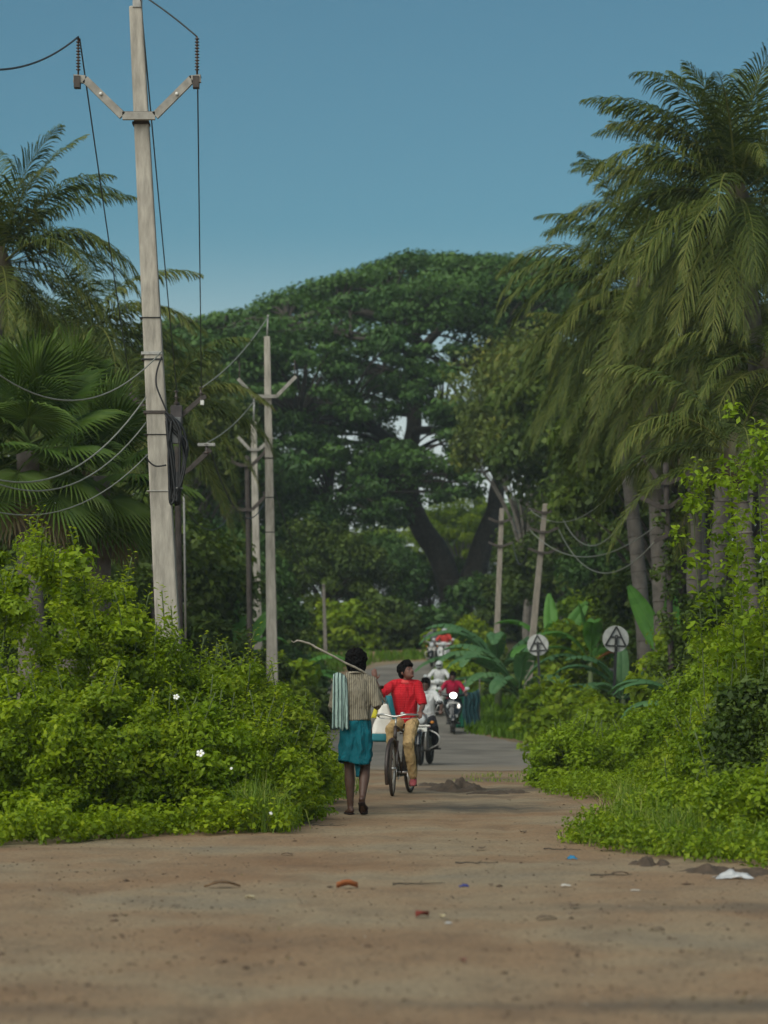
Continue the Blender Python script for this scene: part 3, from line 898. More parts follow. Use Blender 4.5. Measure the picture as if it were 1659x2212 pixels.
# ------------------------------------------------------------------ the spreading rain tree
def rain_tree():
    Y0 = 120.0
    bx = xat(985, Y0); bz = g(Y0)
    e = thing('rain_tree', 'huge spreading tree with forked dark trunk and umbrella crown behind the road', 'tree', (bx, Y0, bz))
    def lp(u, v, dy=0.0):
        p = at(u, v, Y0 + dy); return np.array([p.x - bx, dy, p.z - bz])
    tb = MB()
    def lim(pts, r0, r1, n=10): limb(tb, [lp(*p) for p in pts], r0, r1, n)
    lim([(985, 1400), (986, 1330), (985, 1250)], .92, .80, 14)
    left = [(975, 1275), (945, 1190), (905, 1130), (882, 1060), (880, 980), (898, 900), (906, 820), (905, 740), (885, 690), (850, 650)]
    lim(left, .64, .16, 12)
    right = [(1000, 1280), (1035, 1200), (1062, 1125), (1078, 1050, 1), (1105, 960, 2), (1130, 860, 2)]
    lim(right, .64, .22, 12)
    nodes = [lp(*p) for p in left[3:]] + [lp(*p) for p in right[3:]]
    for br, r in (([(882, 980), (820, 935, -2), (740, 905, -3), (650, 905, -4)], .34), ([(905, 830), (830, 800, 2), (720, 782, 3), (590, 800, 3), (470, 800, 2)], .32),
                  ([(906, 760), (960, 705, -1), (1020, 650, -2), (1090, 620, -2)], .26), ([(882, 1060), (800, 1075, -2), (715, 1095, -3)], .26),
                  ([(905, 740), (840, 695, -2), (740, 668, -3), (620, 690, -3), (480, 710, -3)], .28), ([(900, 700), (940, 640, 3), (1000, 600, 4)], .2),
                  ([(905, 850), (980, 800, -2), (1060, 770, -3)], .22), ([(890, 930), (960, 930, -3), (1030, 940, -4)], .24), ([(905, 780), (850, 740, -5), (760, 730, -6)], .2),
                  ([(905, 720), (880, 640, 5), (820, 600, 6)], .2)):
        lim(br, r, .08, 8)
        nodes += [lp(*p) for p in br[1:]]
    nodes = np.array(nodes)
    prof = np.array([(350, 690), (420, 686), (480, 676), (560, 660), (600, 632), (700, 602), (780, 580), (850, 552), (900, 541), (980, 548), (1100, 552), (1200, 560), (1330, 640)], float)
    C, RD = [], []
    def pad(u, v, dy, r, fl=.42, force=False):
        for gu, gv, ru, rv in ((912, 745, 22, 18), (868, 915, 12, 22), (945, 965, 28, 12), (1000, 1130, 40, 50), (850, 1180, 30, 40)):
            if not force and ((u - gu) / (ru + r * 22)) ** 2 + ((v - gv) / (rv + r * 10)) ** 2 < 1: return
        C.append(lp(u, v, dy)); RD.append((r, r, r * fl))
    for u in np.arange(352, 1330, 13):
        v = np.interp(u, prof[:, 0], prof[:, 1])
        r = rng.uniform(.8, 1.5)
        pad(u, v + r * .3 * 40 + rng.uniform(0, 10), rng.uniform(-3, 3), r)
    for k in range(170):
        u = rng.uniform(365, 1320); v = np.interp(u, prof[:, 0], prof[:, 1]); dy = rng.uniform(-8, 8)
        r = rng.uniform(.9, 1.7)
        pad(u, v + 22 + abs(dy) * 5 + rng.uniform(0, 60), dy, r)
    for u0, u1, v0, v1, n in ((360, 850, 705, 775, 48), (360, 620, 775, 860, 26), (620, 860, 815, 880, 16), (930, 1200, 590, 700, 44), (985, 1200, 690, 860, 40), (975, 1090, 880, 1010, 14),
                              (600, 850, 900, 1010, 34), (640, 880, 1010, 1120, 24), (540, 720, 860, 930, 10), (380, 560, 860, 960, 14), (850, 1000, 1000, 1060, 6), (700, 860, 1110, 1200, 12)):
        for k in range(n): pad(rng.uniform(u0, u1), rng.uniform(v0, v1), rng.uniform(-6, 6), rng.uniform(.7, 1.5), .42)
    for u0, u1, v0, v1, n in ((350, 640, 700, 900, 40), (420, 700, 860, 1010, 34), (1000, 1200, 620, 900, 34)):
        for k in range(n): pad(rng.uniform(u0, u1), rng.uniform(v0, v1), rng.uniform(2, 9), rng.uniform(.9, 1.7), .45)
    for u0, u1, v0, v1, n in ((820, 990, 620, 1010, 44), (360, 860, 720, 1010, 60), (760, 900, 980, 1110, 14), (950, 1100, 860, 1080, 26)):
        for k in range(n): pad(rng.uniform(u0, u1), rng.uniform(v0, v1), rng.uniform(-9, -3), rng.uniform(.6, 1.2), .42)
        if u0 == 820:
            for k in range(24): pad(rng.uniform(470, 860), rng.uniform(765, 850), rng.uniform(-10, 8), rng.uniform(.5, .9), .5, True)
            for k in range(34): pad(rng.uniform(835, 1010), rng.uniform(650, 1075), rng.uniform(-10, 6), rng.uniform(.4, .75), .5, True)
    C, RD = np.array(C), np.array(RD)
    for c in C:
        d = np.linalg.norm((nodes - c) * np.array([1, 1, 1.5]), axis=1) + 6 * (nodes[:, 2] > c[2] - .2)
        q = nodes[int(np.argmin(d))]
        if np.linalg.norm(q - c) < 9: limb(tb, [q, (q + c) / 2 + np.array([0, 0, .35]), c - np.array([0, 0, .15])], .085, .03, 4)
    p, nr, rn = clump_points(C, RD, 185, .5)
    v, f = leaves(p, nr, .26, .5)
    tb.build('trunk', BARK, e)
    obj('crown', mesh_np('crown', v, f, L_RAIN, rn), e)
rain_tree()

# ------------------------------------------------------------------ other trees
T_DARK = [broad_tree_mesh(11, 4.4, 60, 230, .30, L_DARK, BARK, .28) for _ in range(2)]
T_RAINY = [broad_tree_mesh(11, 4.6, 60, 230, .30, L_RAIN, BARK, .28)]
T_OLIVE = [broad_tree_mesh(12, 3.8, 64, 240, .26, L_OLIVE, BARK_GREY, .24, low=.42, flat=1.1, leaf_up=.25) for _ in range(2)]
T_LOW = [broad_tree_mesh(8, 4.2, 70, 220, .30, L_DARK, BARK, .2, low=.06, flat=.7), broad_tree_mesh(8, 4.2, 70, 220, .30, L_RAIN, BARK, .2, low=.06, flat=.7)]
T_LIGHT = [broad_tree_mesh(10, 4.0, 60, 230, .28, L_HEDGE2, BARK_GREY, .22)]
def put(u, y, topv, kind, wide, label, group=None, H=11.0):
    s = (hz(topv, y) - g(y)) / H
    plant_tree('broadleaf_tree', label, kind[int(rng.integers(len(kind)))], xat(u, y), y, (s * wide, s * wide, s), rng.uniform(0, 6.28), group)
put(415, 108, 800, T_RAINY, .9, 'dark green tree rising just beyond the tall pole with crossarms')
put(500, 112, 930, T_LOW, .7, 'dark tree behind the second pair of poles', H=8)
put(610, 114, 1010, T_LOW, .75, 'shadowy tree directly behind the slim grey pole', H=8)
put(705, 108, 1120, T_LOW, .9, 'low dark tree left of the great tree, over the bend', H=8)
put(815, 112, 1150, T_LOW, .9, 'low dark tree nearest the left foot of the great trunk', H=8)
put(1140, 104, 720, T_OLIVE, .8, 'tall yellowish tree growing against the great tree on its right', H=12)
put(1220, 98, 690, T_OLIVE, .8, 'tall olive tree between the great tree and the palms', H=12)
put(1290, 88, 740, T_DARK, .8, 'dark tree behind the drooping palm fronds')
put(1410, 80, 860, T_DARK, .8, 'dark tree behind the grey palm trunks')
put(1540, 76, 830, T_DARK, .8, 'dark tree behind the tallest coconut palm')
put(1660, 70, 860, T_DARK, .8, 'dark tree at the right edge behind the palms')
put(1255, 106, 1040, T_LOW, .9, 'low leafy tree around the leaning poles on the right', H=8)
put(1260, 98, 1080, T_LOW, .9, 'low dark tree below the palm fronds beside the leaning poles', H=8)
put(1370, 88, 1120, T_LOW, .9, 'low dark tree behind the upright banana leaves', H=8)
put(1500, 70, 1130, T_LOW, .9, 'low dark tree behind the vine-covered pole', H=8)
put(40, 74, 640, T_OLIVE, .8, 'olive tree at the left edge behind the fan palms', H=12)
put(215, 78, 690, T_OLIVE, .8, 'olive tree behind the sagging cables on the left', H=12)
put(340, 84, 740, T_OLIVE, .8, 'olive tree half hidden by the tall concrete pole', H=12)
put(120, 62, 1000, T_LOW, .9, 'low dark tree beneath the fan palms', H=8)
put(300, 66, 1050, T_LOW, .9, 'low dark tree left of the tall pole behind the hedge', H=8)
put(455, 80, 1120, T_LOW, .9, 'low dark tree behind the banana plant on the left', H=8)
put(930, 132, 1190, T_LOW, 1.1, 'low dark tree just behind the great trunk', H=8)
put(1040, 130, 1210, T_LOW, 1.1, 'low dark tree right of the great trunk', H=8)
put(1185, 116, 1170, T_LOW, .9, 'low dark tree behind the farther leaning pole', H=8)
put(1000, 140, 1070, T_LIGHT, .9, 'pale hazy tree seen through the fork of the great trunk', H=10)
put(1590, 62, 620, T_DARK, .8, 'dark tree filling the space behind the tallest palm crown')
put(1455, 66, 720, T_DARK, .75, 'dark tree filling the space between the drooping palms')
for i, (u, v) in enumerate(((640, 1120), (760, 1150), (890, 1120), (1130, 1080), (1260, 1040))):
    put(u, 158 + (i % 3) * 6, v, (T_RAINY, T_DARK, T_LIGHT)[i % 3], 1.25, ('leftmost', 'second from the left', 'middle one', 'second from the right', 'rightmost')[i] + ' of the five distant hazy trees under the great crown', 'far trees behind the great tree', H=(11, 11, 10)[i % 3])

# ------------------------------------------------------------------ palms
foot = lambda u, y: (xat(u, y), y, g(y))
coconut_palm('tallest coconut palm, its crown at the upper right corner of the sky', foot(1700, 43), at(1592, 430, 43), .22, .15,
             {'up': 6, 'high': 6, 'mid': 5, 'out': 6, 'low': 8, 'hang': 12, 'dry': 2}, .72, 20,
             [('high', 178, .95), ('mid', 165, .95), ('mid', 200, .9), ('out', 185, 1.0), ('low', 215, 1.05), ('low', 195, 1.1), ('hang', 230, 1.1), ('hang', 250, 1.1), ('low', 240, 1.05), ('hang', 205, 1.0), ('up', 120, 1.0), ('up', 60, 1.0), ('high', 150, 1.0), ('high', 195, 1.05), ('hang', 265, 1.1), ('hang', 285, 1.0), ('low', 270, 1.0)])
coconut_palm('coconut palm whose crown fills the gap left of the tallest palm', foot(1520, 54), at(1480, 520, 54), .2, .14,
             {'up': 4, 'high': 6, 'mid': 7, 'out': 7, 'low': 10, 'hang': 10, 'dry': 2}, .80, 5, [('mid', 178, 1.0), ('out', 170, 1.05), ('high', 185, .9), ('low', 195, 1.1), ('hang', 210, 1.1)], nuts=5)
coconut_palm('coconut palm with drooping fronds reaching left over the great tree', foot(1440, 51), at(1385, 625, 51), .2, .14,
             {'up': 2, 'high': 4, 'mid': 5, 'out': 5, 'low': 9, 'hang': 10, 'dry': 2}, .74, 75,
             [('mid', 172, 1.1), ('mid', 185, 1.1), ('out', 178, 1.1), ('out', 195, 1.1), ('low', 190, 1.1), ('low', 170, 1.0), ('hang', 200, 1.2), ('hang', 240, 1.2), ('hang', 260, 1.2), ('hang', 180, 1.2)], nuts=5)
coconut_palm('coconut palm with thick ragged skirt of hanging fronds behind the vine-covered pole', foot(1530, 47), at(1600, 660, 47), .2, .14,
             {'up': 2, 'high': 3, 'mid': 4, 'out': 5, 'low': 8, 'hang': 12, 'dry': 5}, .80, 140)
coconut_palm('lower coconut palm with pale trunk beside the olive trees', foot(1405, 58), at(1330, 820, 58), .21, .15,
             {'up': 2, 'high': 4, 'mid': 5, 'out': 6, 'low': 9, 'hang': 10, 'dry': 3}, .74, 10, [('low', 190, 1.0), ('out', 170, .9)], nuts=4)
coconut_palm('low coconut palm hiding the pale trunks with hanging fronds', foot(1500, 49), at(1500, 820, 49), .18, .13,
             {'high': 3, 'mid': 5, 'out': 5, 'low': 9, 'hang': 12, 'dry': 4}, .66, 60, nuts=4)
coconut_palm('low coconut palm at the right edge with hanging fronds', foot(1690, 42), at(1660, 800, 42), .18, .13,
             {'high': 3, 'mid': 5, 'out': 5, 'low': 8, 'hang': 10, 'dry': 3}, .62, 15, nuts=4)
coconut_palm('short coconut palm sending one frond across the grey trunks', foot(1640, 36), at(1590, 985, 36), .16, .12,
             {'high': 2, 'mid': 3, 'out': 3, 'low': 3}, .62, 30, [('mid', 176, .72), ('out', 165, .6)], nuts=0)
coconut_palm('coconut palm at the left edge with fronds spread against the sky', foot(-60, 44), at(0, 575, 44), .2, .14,
             {'up': 4, 'high': 4, 'mid': 4, 'out': 5, 'low': 5, 'hang': 4}, .66, 55, [('high', 15, 1.0), ('mid', 10, 1.05), ('mid', 345, 1.0), ('out', 5, 1.0), ('up', 20, 1.0), ('high', 330, 1.0), ('low', 0, 1.0)])
coconut_palm('coconut palm with drooping pale fronds left of the tall pole', foot(190, 52), at(165, 745, 52), .2, .14,
             {'up': 1, 'high': 4, 'mid': 6, 'out': 7, 'low': 9, 'hang': 8, 'dry': 2}, .76, 95, [('mid', 15, 1.0), ('out', 350, 1.0), ('low', 10, 1.0), ('mid', 335, 1.0), ('out', 5, 1.05)])
coconut_palm('coconut palm hidden by the tall pole, its fronds hanging beside the cables', foot(340, 50), at(350, 910, 50), .18, .13,
             {'high': 2, 'mid': 3, 'out': 4, 'low': 5, 'hang': 5}, .62, 200, [('mid', 5, 1.0), ('low', 355, 1.0), ('hang', 330, 1.1), ('out', 20, 1.0), ('hang', 350, 1.1), ('mid', 340, 1.0)], nuts=4)
fan_palm('large fan palm with broad pleated leaves at the left edge', foot(70, 34), at(60, 970, 34), .76, 36, 15)
fan_palm('fan palm next to the tall concrete pole, leaves touching it', foot(215, 36), at(215, 1030, 36), .74, 30, 60)
fan_palm('smaller fan palm crowded between two larger ones on the left', foot(150, 40), at(150, 900, 40), .66, 22, 100, 2)

# ------------------------------------------------------------------ hedge along the left of the track
def sh(u, y, topv, rx, ry, clumps, per, leaf, mat, label, sprigs=0, **k):
    return shrub(k.pop('name', 'roadside_shrub'), label, (xat(u, y), y), hz(topv, y) - g(y), rx, ry, clumps, per, leaf, mat, sprigs, **k)
HG = 'shrubs of the roadside thicket'
sh(-40, 22.5, 1140, 0.95, 1, 81, 153, 0.055, L_HEDGE, 'tall leafy shrub cut off by the left edge of the picture', 14, group=HG)
sh(95, 23.5, 1085, 0.85, 1, 97, 153, 0.055, L_HEDGE, 'tallest yellow-green shrub of the left thicket under the fan palm', 22, group=HG)
sh(235, 23.8, 1185, 0.75, 1, 86, 153, 0.055, L_HEDGE, 'tall shrub sloping down towards the concrete pole', 18, group=HG)
sh(330, 24.2, 1340, 0.5, 0.8, 59, 145, 0.055, L_HEDGE2, 'mid-height shrub at the foot of the tall pole', 10, group=HG)
sh(430, 24.6, 1400, 0.62, 0.8, 75, 145, 0.053, L_HEDGE, 'shrub directly right of the tall pole', 12, group=HG)
sh(525, 25, 1405, 0.6, 0.8, 75, 145, 0.053, L_HEDGE2, 'shrub below the dark iron pole in the left thicket', 12, group=HG)
sh(605, 25.6, 1465, 0.5, 0.8, 67, 145, 0.051, L_HEDGE2, 'shrub below the slim grey pole', 10, group=HG)
sh(655, 27.5, 1570, 0.34, 0.7, 54, 137, 0.048, L_HEDGE, 'last rounded shrub of the left thicket beside the walking man', 6, group=HG)
sh(690, 30, 1625, 0.3, 0.8, 45, 121, 0.044, L_LIME, 'low bright shrub behind the walking man at the track edge', 4, group=HG)
sh(10, 20.8, 1470, 0.8, 0.7, 81, 153, 0.050, L_HEDGE, 'front shrub of dense small leaves in the left corner', 8, group=HG)
sh(160, 21.4, 1440, 0.72, 0.7, 81, 153, 0.050, L_HEDGE2, 'front shrub below the tallest one in the left thicket', 8, group=HG)
sh(300, 21.9, 1500, 0.65, 0.7, 78, 153, 0.050, L_HEDGE, 'front shrub carrying the upper white flower', 8, group=HG)
sh(430, 22.2, 1510, 0.6, 0.7, 72, 153, 0.049, L_LIME, 'front shrub carrying the lower white flower', 8, group=HG)
sh(545, 22.6, 1545, 0.5, 0.65, 64, 145, 0.047, L_HEDGE, 'front shrub nearest the walking man', 8, group=HG)
sh(620, 23.6, 1610, 0.3, 0.6, 45, 137, 0.044, L_HEDGE2, 'small front shrub at the right end of the left thicket', 6, group=HG)
# creeping growth along the edge
def cover(name, label, poly, n, hmax, leaf, mat, grp=None):
    """low creeping weeds over a patch of ground"""
    poly = np.array(poly, float)
    x0, y0 = poly.min(0); x1, y1 = poly.max(0)
    pts = []
    while len(pts) < n:
        q = np.stack([rng.uniform(x0, x1, n), rng.uniform(y0, y1, n)], 1)
        ins = np.zeros(n, bool)
        j = len(poly) - 1
        for i in range(len(poly)):
            a, b = poly[i], poly[j]
            cnd = ((a[1] > q[:, 1]) != (b[1] > q[:, 1])) & (q[:, 0] < (b[0] - a[0]) * (q[:, 1] - a[1]) / (b[1] - a[1] + 1e-12) + a[0])
            ins ^= cnd; j = i
        pts += list(q[ins])
    c = np.array(pts[:n])
    zz = np.array([hmax * (.35 + .9 * abs(noise.noise((p[0] * 1.6, p[1] * 1.6, 5)))) for p in c]) * rng.uniform(.1, 1, n)
    C = np.concatenate([c, (g(c[:, 1]) + zz)[:, None]], 1)
    return C

def inside(poly, n):
    return cover('', '', poly, n, 0, 0, None)[:, :2]

C = cover('', '', [(-4.3, 17.9), (-2.9, 18.8), (-1.85, 20.5), (-.85, 20.9), (-.78, 22.6), (-1.2, 23.5), (-3, 23), (-4.4, 22)], 1500, .42, 0, None)
rad = np.full((len(C), 3), .11) * rng.uniform(.6, 1.3, (len(C), 1))
p, nr, rn = clump_points(C, rad, 22, .7)
k = p[:, 2] > .01; p, nr, rn = p[k], nr[k], rn[k]
v, f = leaves(p, nr, .055, .55)
gc = obj('ground_cover', mesh_np('ground_cover', v, f, L_HEDGE, rn))
tag(gc, 'low creeping weeds spilling from the left thicket onto the dirt', 'weeds', kind='stuff')

# white flowers in the left thicket
FLW = plain('flower_white', (.82, .82, .78), .6, .06, 20); FLC = plain('flower_centre', (.6, .5, .08), .7, .2, 20)
def flower(label, u, vv, y, r):
    e = thing('white_flower', label, 'flower', at(u, vv, y), 0, 'white flowers in the thicket')
    e.rotation_euler = (R(62), 0, R(rng.uniform(-30, 30)))
    for k in range(5):
        a = 2 * math.pi * k / 5
        q = MB(); d = Vector((math.cos(a), math.sin(a), .25)); s = Vector((-math.sin(a), math.cos(a), 0))
        q.sheet([[Vector((0, 0, 0)) - s * .003, Vector((0, 0, 0)) + s * .003], [d * r * .5 - s * r * .34, d * r * .5 + s * r * .34], [d * r * .9 - s * r * .38, d * r * .9 + s * r * .38], [d * r * 1.05 - s * r * .1 , d * r * 1.05 + s * r * .1]])
        q.build('petal', FLW, e, solid=.002)
    q = MB(); q.ball((0, 0, .006), r * .16); q.build('flower_centre', FLC, e)
flower('largest white flower, open low in the middle of the left thicket', 433, 1628, 20.75, .034)
flower('white flower higher up in the left thicket', 381, 1506, 20.9, .026)
flower('tiny white flower at the lower right of the left thicket', 585, 1757, 20.4, .014)
flower('tiny white flower just right of the lower white flower', 500, 1660, 20.9, .013)

# ------------------------------------------------------------------ growth on the right of the track
sh(1240, 33, 1560, 0.52, 0.8, 81, 145, 0.055, L_LIME, 'rounded bright green bush where the track meets the road', 8, group=HG)
sh(1330, 34, 1575, 0.6, 0.9, 81, 145, 0.058, L_LIME, 'bright bush second from the road junction', 10, group=HG)
sh(1430, 32.5, 1500, 0.55, 0.8, 81, 137, 0.055, L_LIME, 'feathery bright green shrub below the round sign', 14, group=HG)
sh(1520, 30, 1425, 0.6, 0.8, 86, 137, 0.055, L_LIME, 'feathery tall shrub right of the signs', 16, group=HG)
sh(1620, 28, 1390, 0.65, 0.8, 86, 145, 0.055, L_HEDGE2, 'green shrub at the right edge above the shaded hollow', 14, group=HG)
sh(1480, 27, 1600, 0.5, 0.6, 67, 137, 0.051, L_HEDGE2, 'mid-height shrub behind the weeds on the right', 6, group=HG)
sh(1560, 22.5, 1560, 0.55, 0.7, 75, 153, 0.050, L_HEDGE2, 'leafy shrub above the scattered rubbish', 8, group=HG)
sh(1660, 20.5, 1420, 0.5, 0.7, 81, 153, 0.051, L_DARK, 'dark shaded shrub filling the right edge', 8, group=HG)
sh(1640, 18.6, 1640, 0.5, 0.6, 67, 153, 0.046, L_HEDGE2, 'nearest leafy shrub in the lower right', 6, group=HG)
sh(1480, 20.6, 1690, 0.42, 0.55, 62, 145, 0.044, L_HEDGE2, 'low leafy shrub beside the blue scrap', 5, group=HG)
# leggy shoots rising at the right edge
def shoots(label, us, y, topvs, basev, leaf, mat):
    e = thing('tall_shrub', label, 'shrub', (xat(us[0], y), y, g(y)), 0, HG)
    st = MB(); parts = []
    for u, tv in zip(us, topvs):
        x0 = xat(us[0], y) 
        x = xat(u, y) - x0; top = hz(tv, y) - g(y)
        dy = rng.uniform(-.4, .4)
        pts = np.array([(x * .3, dy * .3, 0), (x * .8 + .05, dy, top * .45), (x, dy, top * .8), (x + rng.normal() * .05, dy, top)])
        cv = catmull(pts, 8)
        st.tube(cv, list(np.linspace(.008, .003, len(cv))), 5)
        n = 56
        tt = np.linspace(.3, 1, n)
        P_ = np.array([[np.interp(t, np.linspace(0, 1, len(cv)), cv[:, k]) for k in range(3)] for t in tt])
        th = np.arange(n) * 1.57 + np.repeat(rng.uniform(0, 6, n // 2), 2)[:n]
        out = np.stack([np.cos(th), np.sin(th), np.full(n, .3)], 1)
        ll = leaf * (1.25 - .7 * (tt - .3))
        v, f = leaves(P_ + out * ll[:, None] * .7, norm(np.stack([-np.cos(th) * .5, -np.sin(th) * .5, np.ones(n)], 1) + unit(n) * .25), ll, .55)
        parts.append((v, f, np.clip(.45 + .5 * tt * rng.uniform(.6, 1.1, n), 0, 1)))
        # side clusters
        cc = P_[rng.choice(n, 9)] + rng.normal(size=(9, 3)) * .12
        p, nr, rn = clump_points(cc, np.full((9, 3), .13), 26, .6)
        v, f = leaves(p, nr, leaf * .8, .55); parts.append((v, f, rn))
    V, F_, Q = join(parts)
    obj('foliage', mesh_np('foliage', V, F_, mat, Q), e)
    st.build('branches', STEM, e)['kind'] = 'stuff'
shoots('leggy shrub with bright tufts reaching up the right edge', [1640, 1600, 1655, 1690], 24, [905, 1010, 960, 900], 1400, .11, L_LIME)
shoots('slender leggy shrub with star-shaped tufts left of the edge', [1540, 1500, 1570, 1600], 25, [1040, 990, 1010, 1120], 1400, .10, L_LIME)
sh(1610, 26, 1270, 0.55, 0.7, 81, 145, 0.059, L_HEDGE, 'tall leafy shrub filling the right edge under the bright tufts', 12, group=HG)
sh(1545, 31, 1330, 0.5, 0.7, 67, 137, 0.059, L_HEDGE2, 'tall shrub right of the upright banana leaves', 10, group=HG)

# weeds on the right edge of the track
C = cover('', '', [(1.42, 19.4), (1.75, 18.2), (2.6, 15.9), (4.2, 15.2), (4.5, 21), (3.2, 22.5), (2.2, 22)], 1500, .36, 0, None)
rad = np.full((len(C), 3), .10) * rng.uniform(.6, 1.3, (len(C), 1))
p, nr, rn = clump_points(C, rad, 22, .7)
k = p[:, 2] > .01; p, nr, rn = p[k], nr[k], rn[k]
v, f = leaves(p, nr, .048, .5)
gc = obj('ground_cover', mesh_np('ground_cover', v, f, L_HEDGE2, rn))
tag(gc, 'low weeds along the right edge of the dirt above the rubbish', 'weeds', kind='stuff')
C = cover('', '', [(2.1, 29.2), (2.9, 25.5), (4.5, 24), (5.5, 30), (3.2, 33), (2.0, 31.5)], 900, .4, 0, None)
p, nr, rn = clump_points(C, np.full((len(C), 3), .12), 20, .7)
k = p[:, 2] > .01; p, nr, rn = p[k], nr[k], rn[k]
v, f = leaves(p, nr, .055, .5)
gc = obj('ground_cover', mesh_np('ground_cover', v, f, L_LIME, rn))
tag(gc, 'low bright weeds at the foot of the bushes by the junction', 'weeds', kind='stuff')

def grass(label, poly, n, h, mat, width=.012, lean=.5):
    v, f, r = grass_arrays(inside(poly, n), h, lean, width)
    tag(obj('grass', mesh_np('grass', v, f, mat, r)), label, 'grass', kind='stuff')
grass('thin seeding grass at the right end of the left thicket', [(-1.15, 21.1), (-.95, 21.2), (-.98, 23), (-.95, 26), (-1.3, 24)], 6500, .52, L_GRASS, .005, .8)
grass('grass fringe on the track edge behind the walking man', [(-.85, 26), (-.5, 28.5), (-.42, 31), (-.6, 38), (-1.6, 40), (-1.3, 27)], 6000, .22, L_VERGE, .007)
grass('pale dry grass on the right of the track', [(1.8, 19.9), (2.4, 18.8), (3.1, 20.5), (3.1, 25.8), (2.5, 24.5)], 6500, .42, L_GRASS, .006, .7)
grass('grass tufts at the corner of the weedy right edge', [(1.62, 19.6), (2.0, 18.1), (2.7, 17.3), (2.7, 20), (1.9, 21)], 5000, .32, L_GRASS, .006, .7)
grass('short green grass on the verge by the headlit scooter', [(2.3, 64), (2.4, 75), (2.6, 84), (7, 84), (8, 66), (4.3, 57)], 26000, .34, L_VERGE, .024)
grass('thin grass patches on the edge of the asphalt by the junction', [(1.0, 35.6), (2.4, 34.6), (4, 36), (4, 40), (1.6, 39.5)], 1500, .07, L_GRASS, .006)
grass('green verge along the far side of the bend', [(-6, 84), (-2.7, 84), (-1.8, 91.5), (-.2, 96.2), (3, 98.6), (3, 101), (-6, 99)], 9000, .35, L_VERGE, .03)

# ------------------------------------------------------------------ growth beyond the road
FG = 'bushes beside and beyond the road'
far = [
 (640, 103, 1290, 2.2, 1.6, L_DARK, 'dark bush at the far bend, left end'), (720, 103, 1300, 2.0, 1.6, L_HEDGE2, 'yellowish green bush above the far bend'),
 (800, 104, 1270, 2.2, 1.6, L_DARK, 'dark green bush in the middle above the far bend'), (870, 105, 1290, 2.0, 1.6, L_RAIN, 'bluish green bush left of the great trunk'),
 (940, 106, 1330, 1.6, 1.6, L_DARK, 'bush at the foot of the great trunk'), (1010, 98, 1340, 1.5, 1.4, L_HEDGE2, 'light bush in front of the great trunk'),
 (560, 92, 1300, 2.0, 1.6, L_DARK, 'dark bush behind the rear pair of poles'), (610, 84, 1400, 1.4, 1.2, L_RAIN, 'bush on the left verge below the bend'),
 (655, 66, 1475, .8, .9, L_DARK, 'bush on the left verge close to the road'), (590, 60, 1410, 1.1, 1.0, L_HEDGE2, 'bush behind the slim grey pole on the left verge'),
 (510, 56, 1370, 1.2, 1.0, L_DARK, 'bush between the two left pole lines'), (425, 54, 1290, 1.1, 1.0, L_DARK, 'dark bush just right of the tall pole'),
 (300, 50, 1210, 1.2, 1.0, L_DARK, 'dark bush left of the tall pole behind the thicket'), (160, 46, 1140, 1.4, 1.0, L_DARK, 'dark bush under the fan palm trunks'), (10, 44, 1130, 1.4, 1.0, L_DARK, 'dark bush at the left edge under the fan palms'),
 (1050, 112, 1235, 2.2, 1.6, L_RAIN, 'bush between the great trunk and the farther leaning pole'), (1125, 110, 1225, 2.2, 1.6, L_DARK, 'dark bush behind the leaning poles on the right'), (995, 83, 1415, .8, .7, L_HEDGE2, 'light bush leaning over the road below the far riders'), (1060, 84, 1400, 1.5, 1.2, L_DARK, 'dark bush behind the green net'), (1115, 80, 1430, 1.0, .9, L_DARK, 'brown-shaded bush beside the green net'),
 (1195, 62, 1485, .9, .8, L_HEDGE2, 'bush in front of the smaller round sign'),
 (1240, 54, 1480, .9, .8, L_HEDGE2, 'bush between the two round signs'), (1315, 50, 1525, .9, .8, L_LIME, 'bush at the foot of the larger round sign'),
 (1225, 71, 1330, 1.0, 1.0, L_HEDGE2, 'yellowish bush behind the round signs'), (1290, 74, 1260, 1.3, 1.1, L_HEDGE2, 'leafy bush behind the withered orange leaf'),
 (1195, 80, 1330, 1.2, 1.1, L_DARK, 'dark bush at the foot of the leaning pole'), (1400, 59, 1330, 1.0, .9, L_DARK, 'dark bush behind the upright banana leaves'),
 (1490, 46, 1280, 1.0, .9, L_HEDGE2, 'bush under the vine-covered pole'), (1580, 42, 1220, 1.0, .9, L_DARK, 'dark bush behind the leggy shrubs'), (1660, 40, 1150, 1.0, .9, L_DARK, 'dark bush at the right edge behind the leggy shrubs'),
]
for u, y, tv, rx, ry, mt, lb in far:
    sh(u, y, tv, rx, ry, 58, 100, .10 + y * .0013, mt, lb, 6, group=FG, cr=.2 + rx * .16, name='bush', sprig_h=.4)

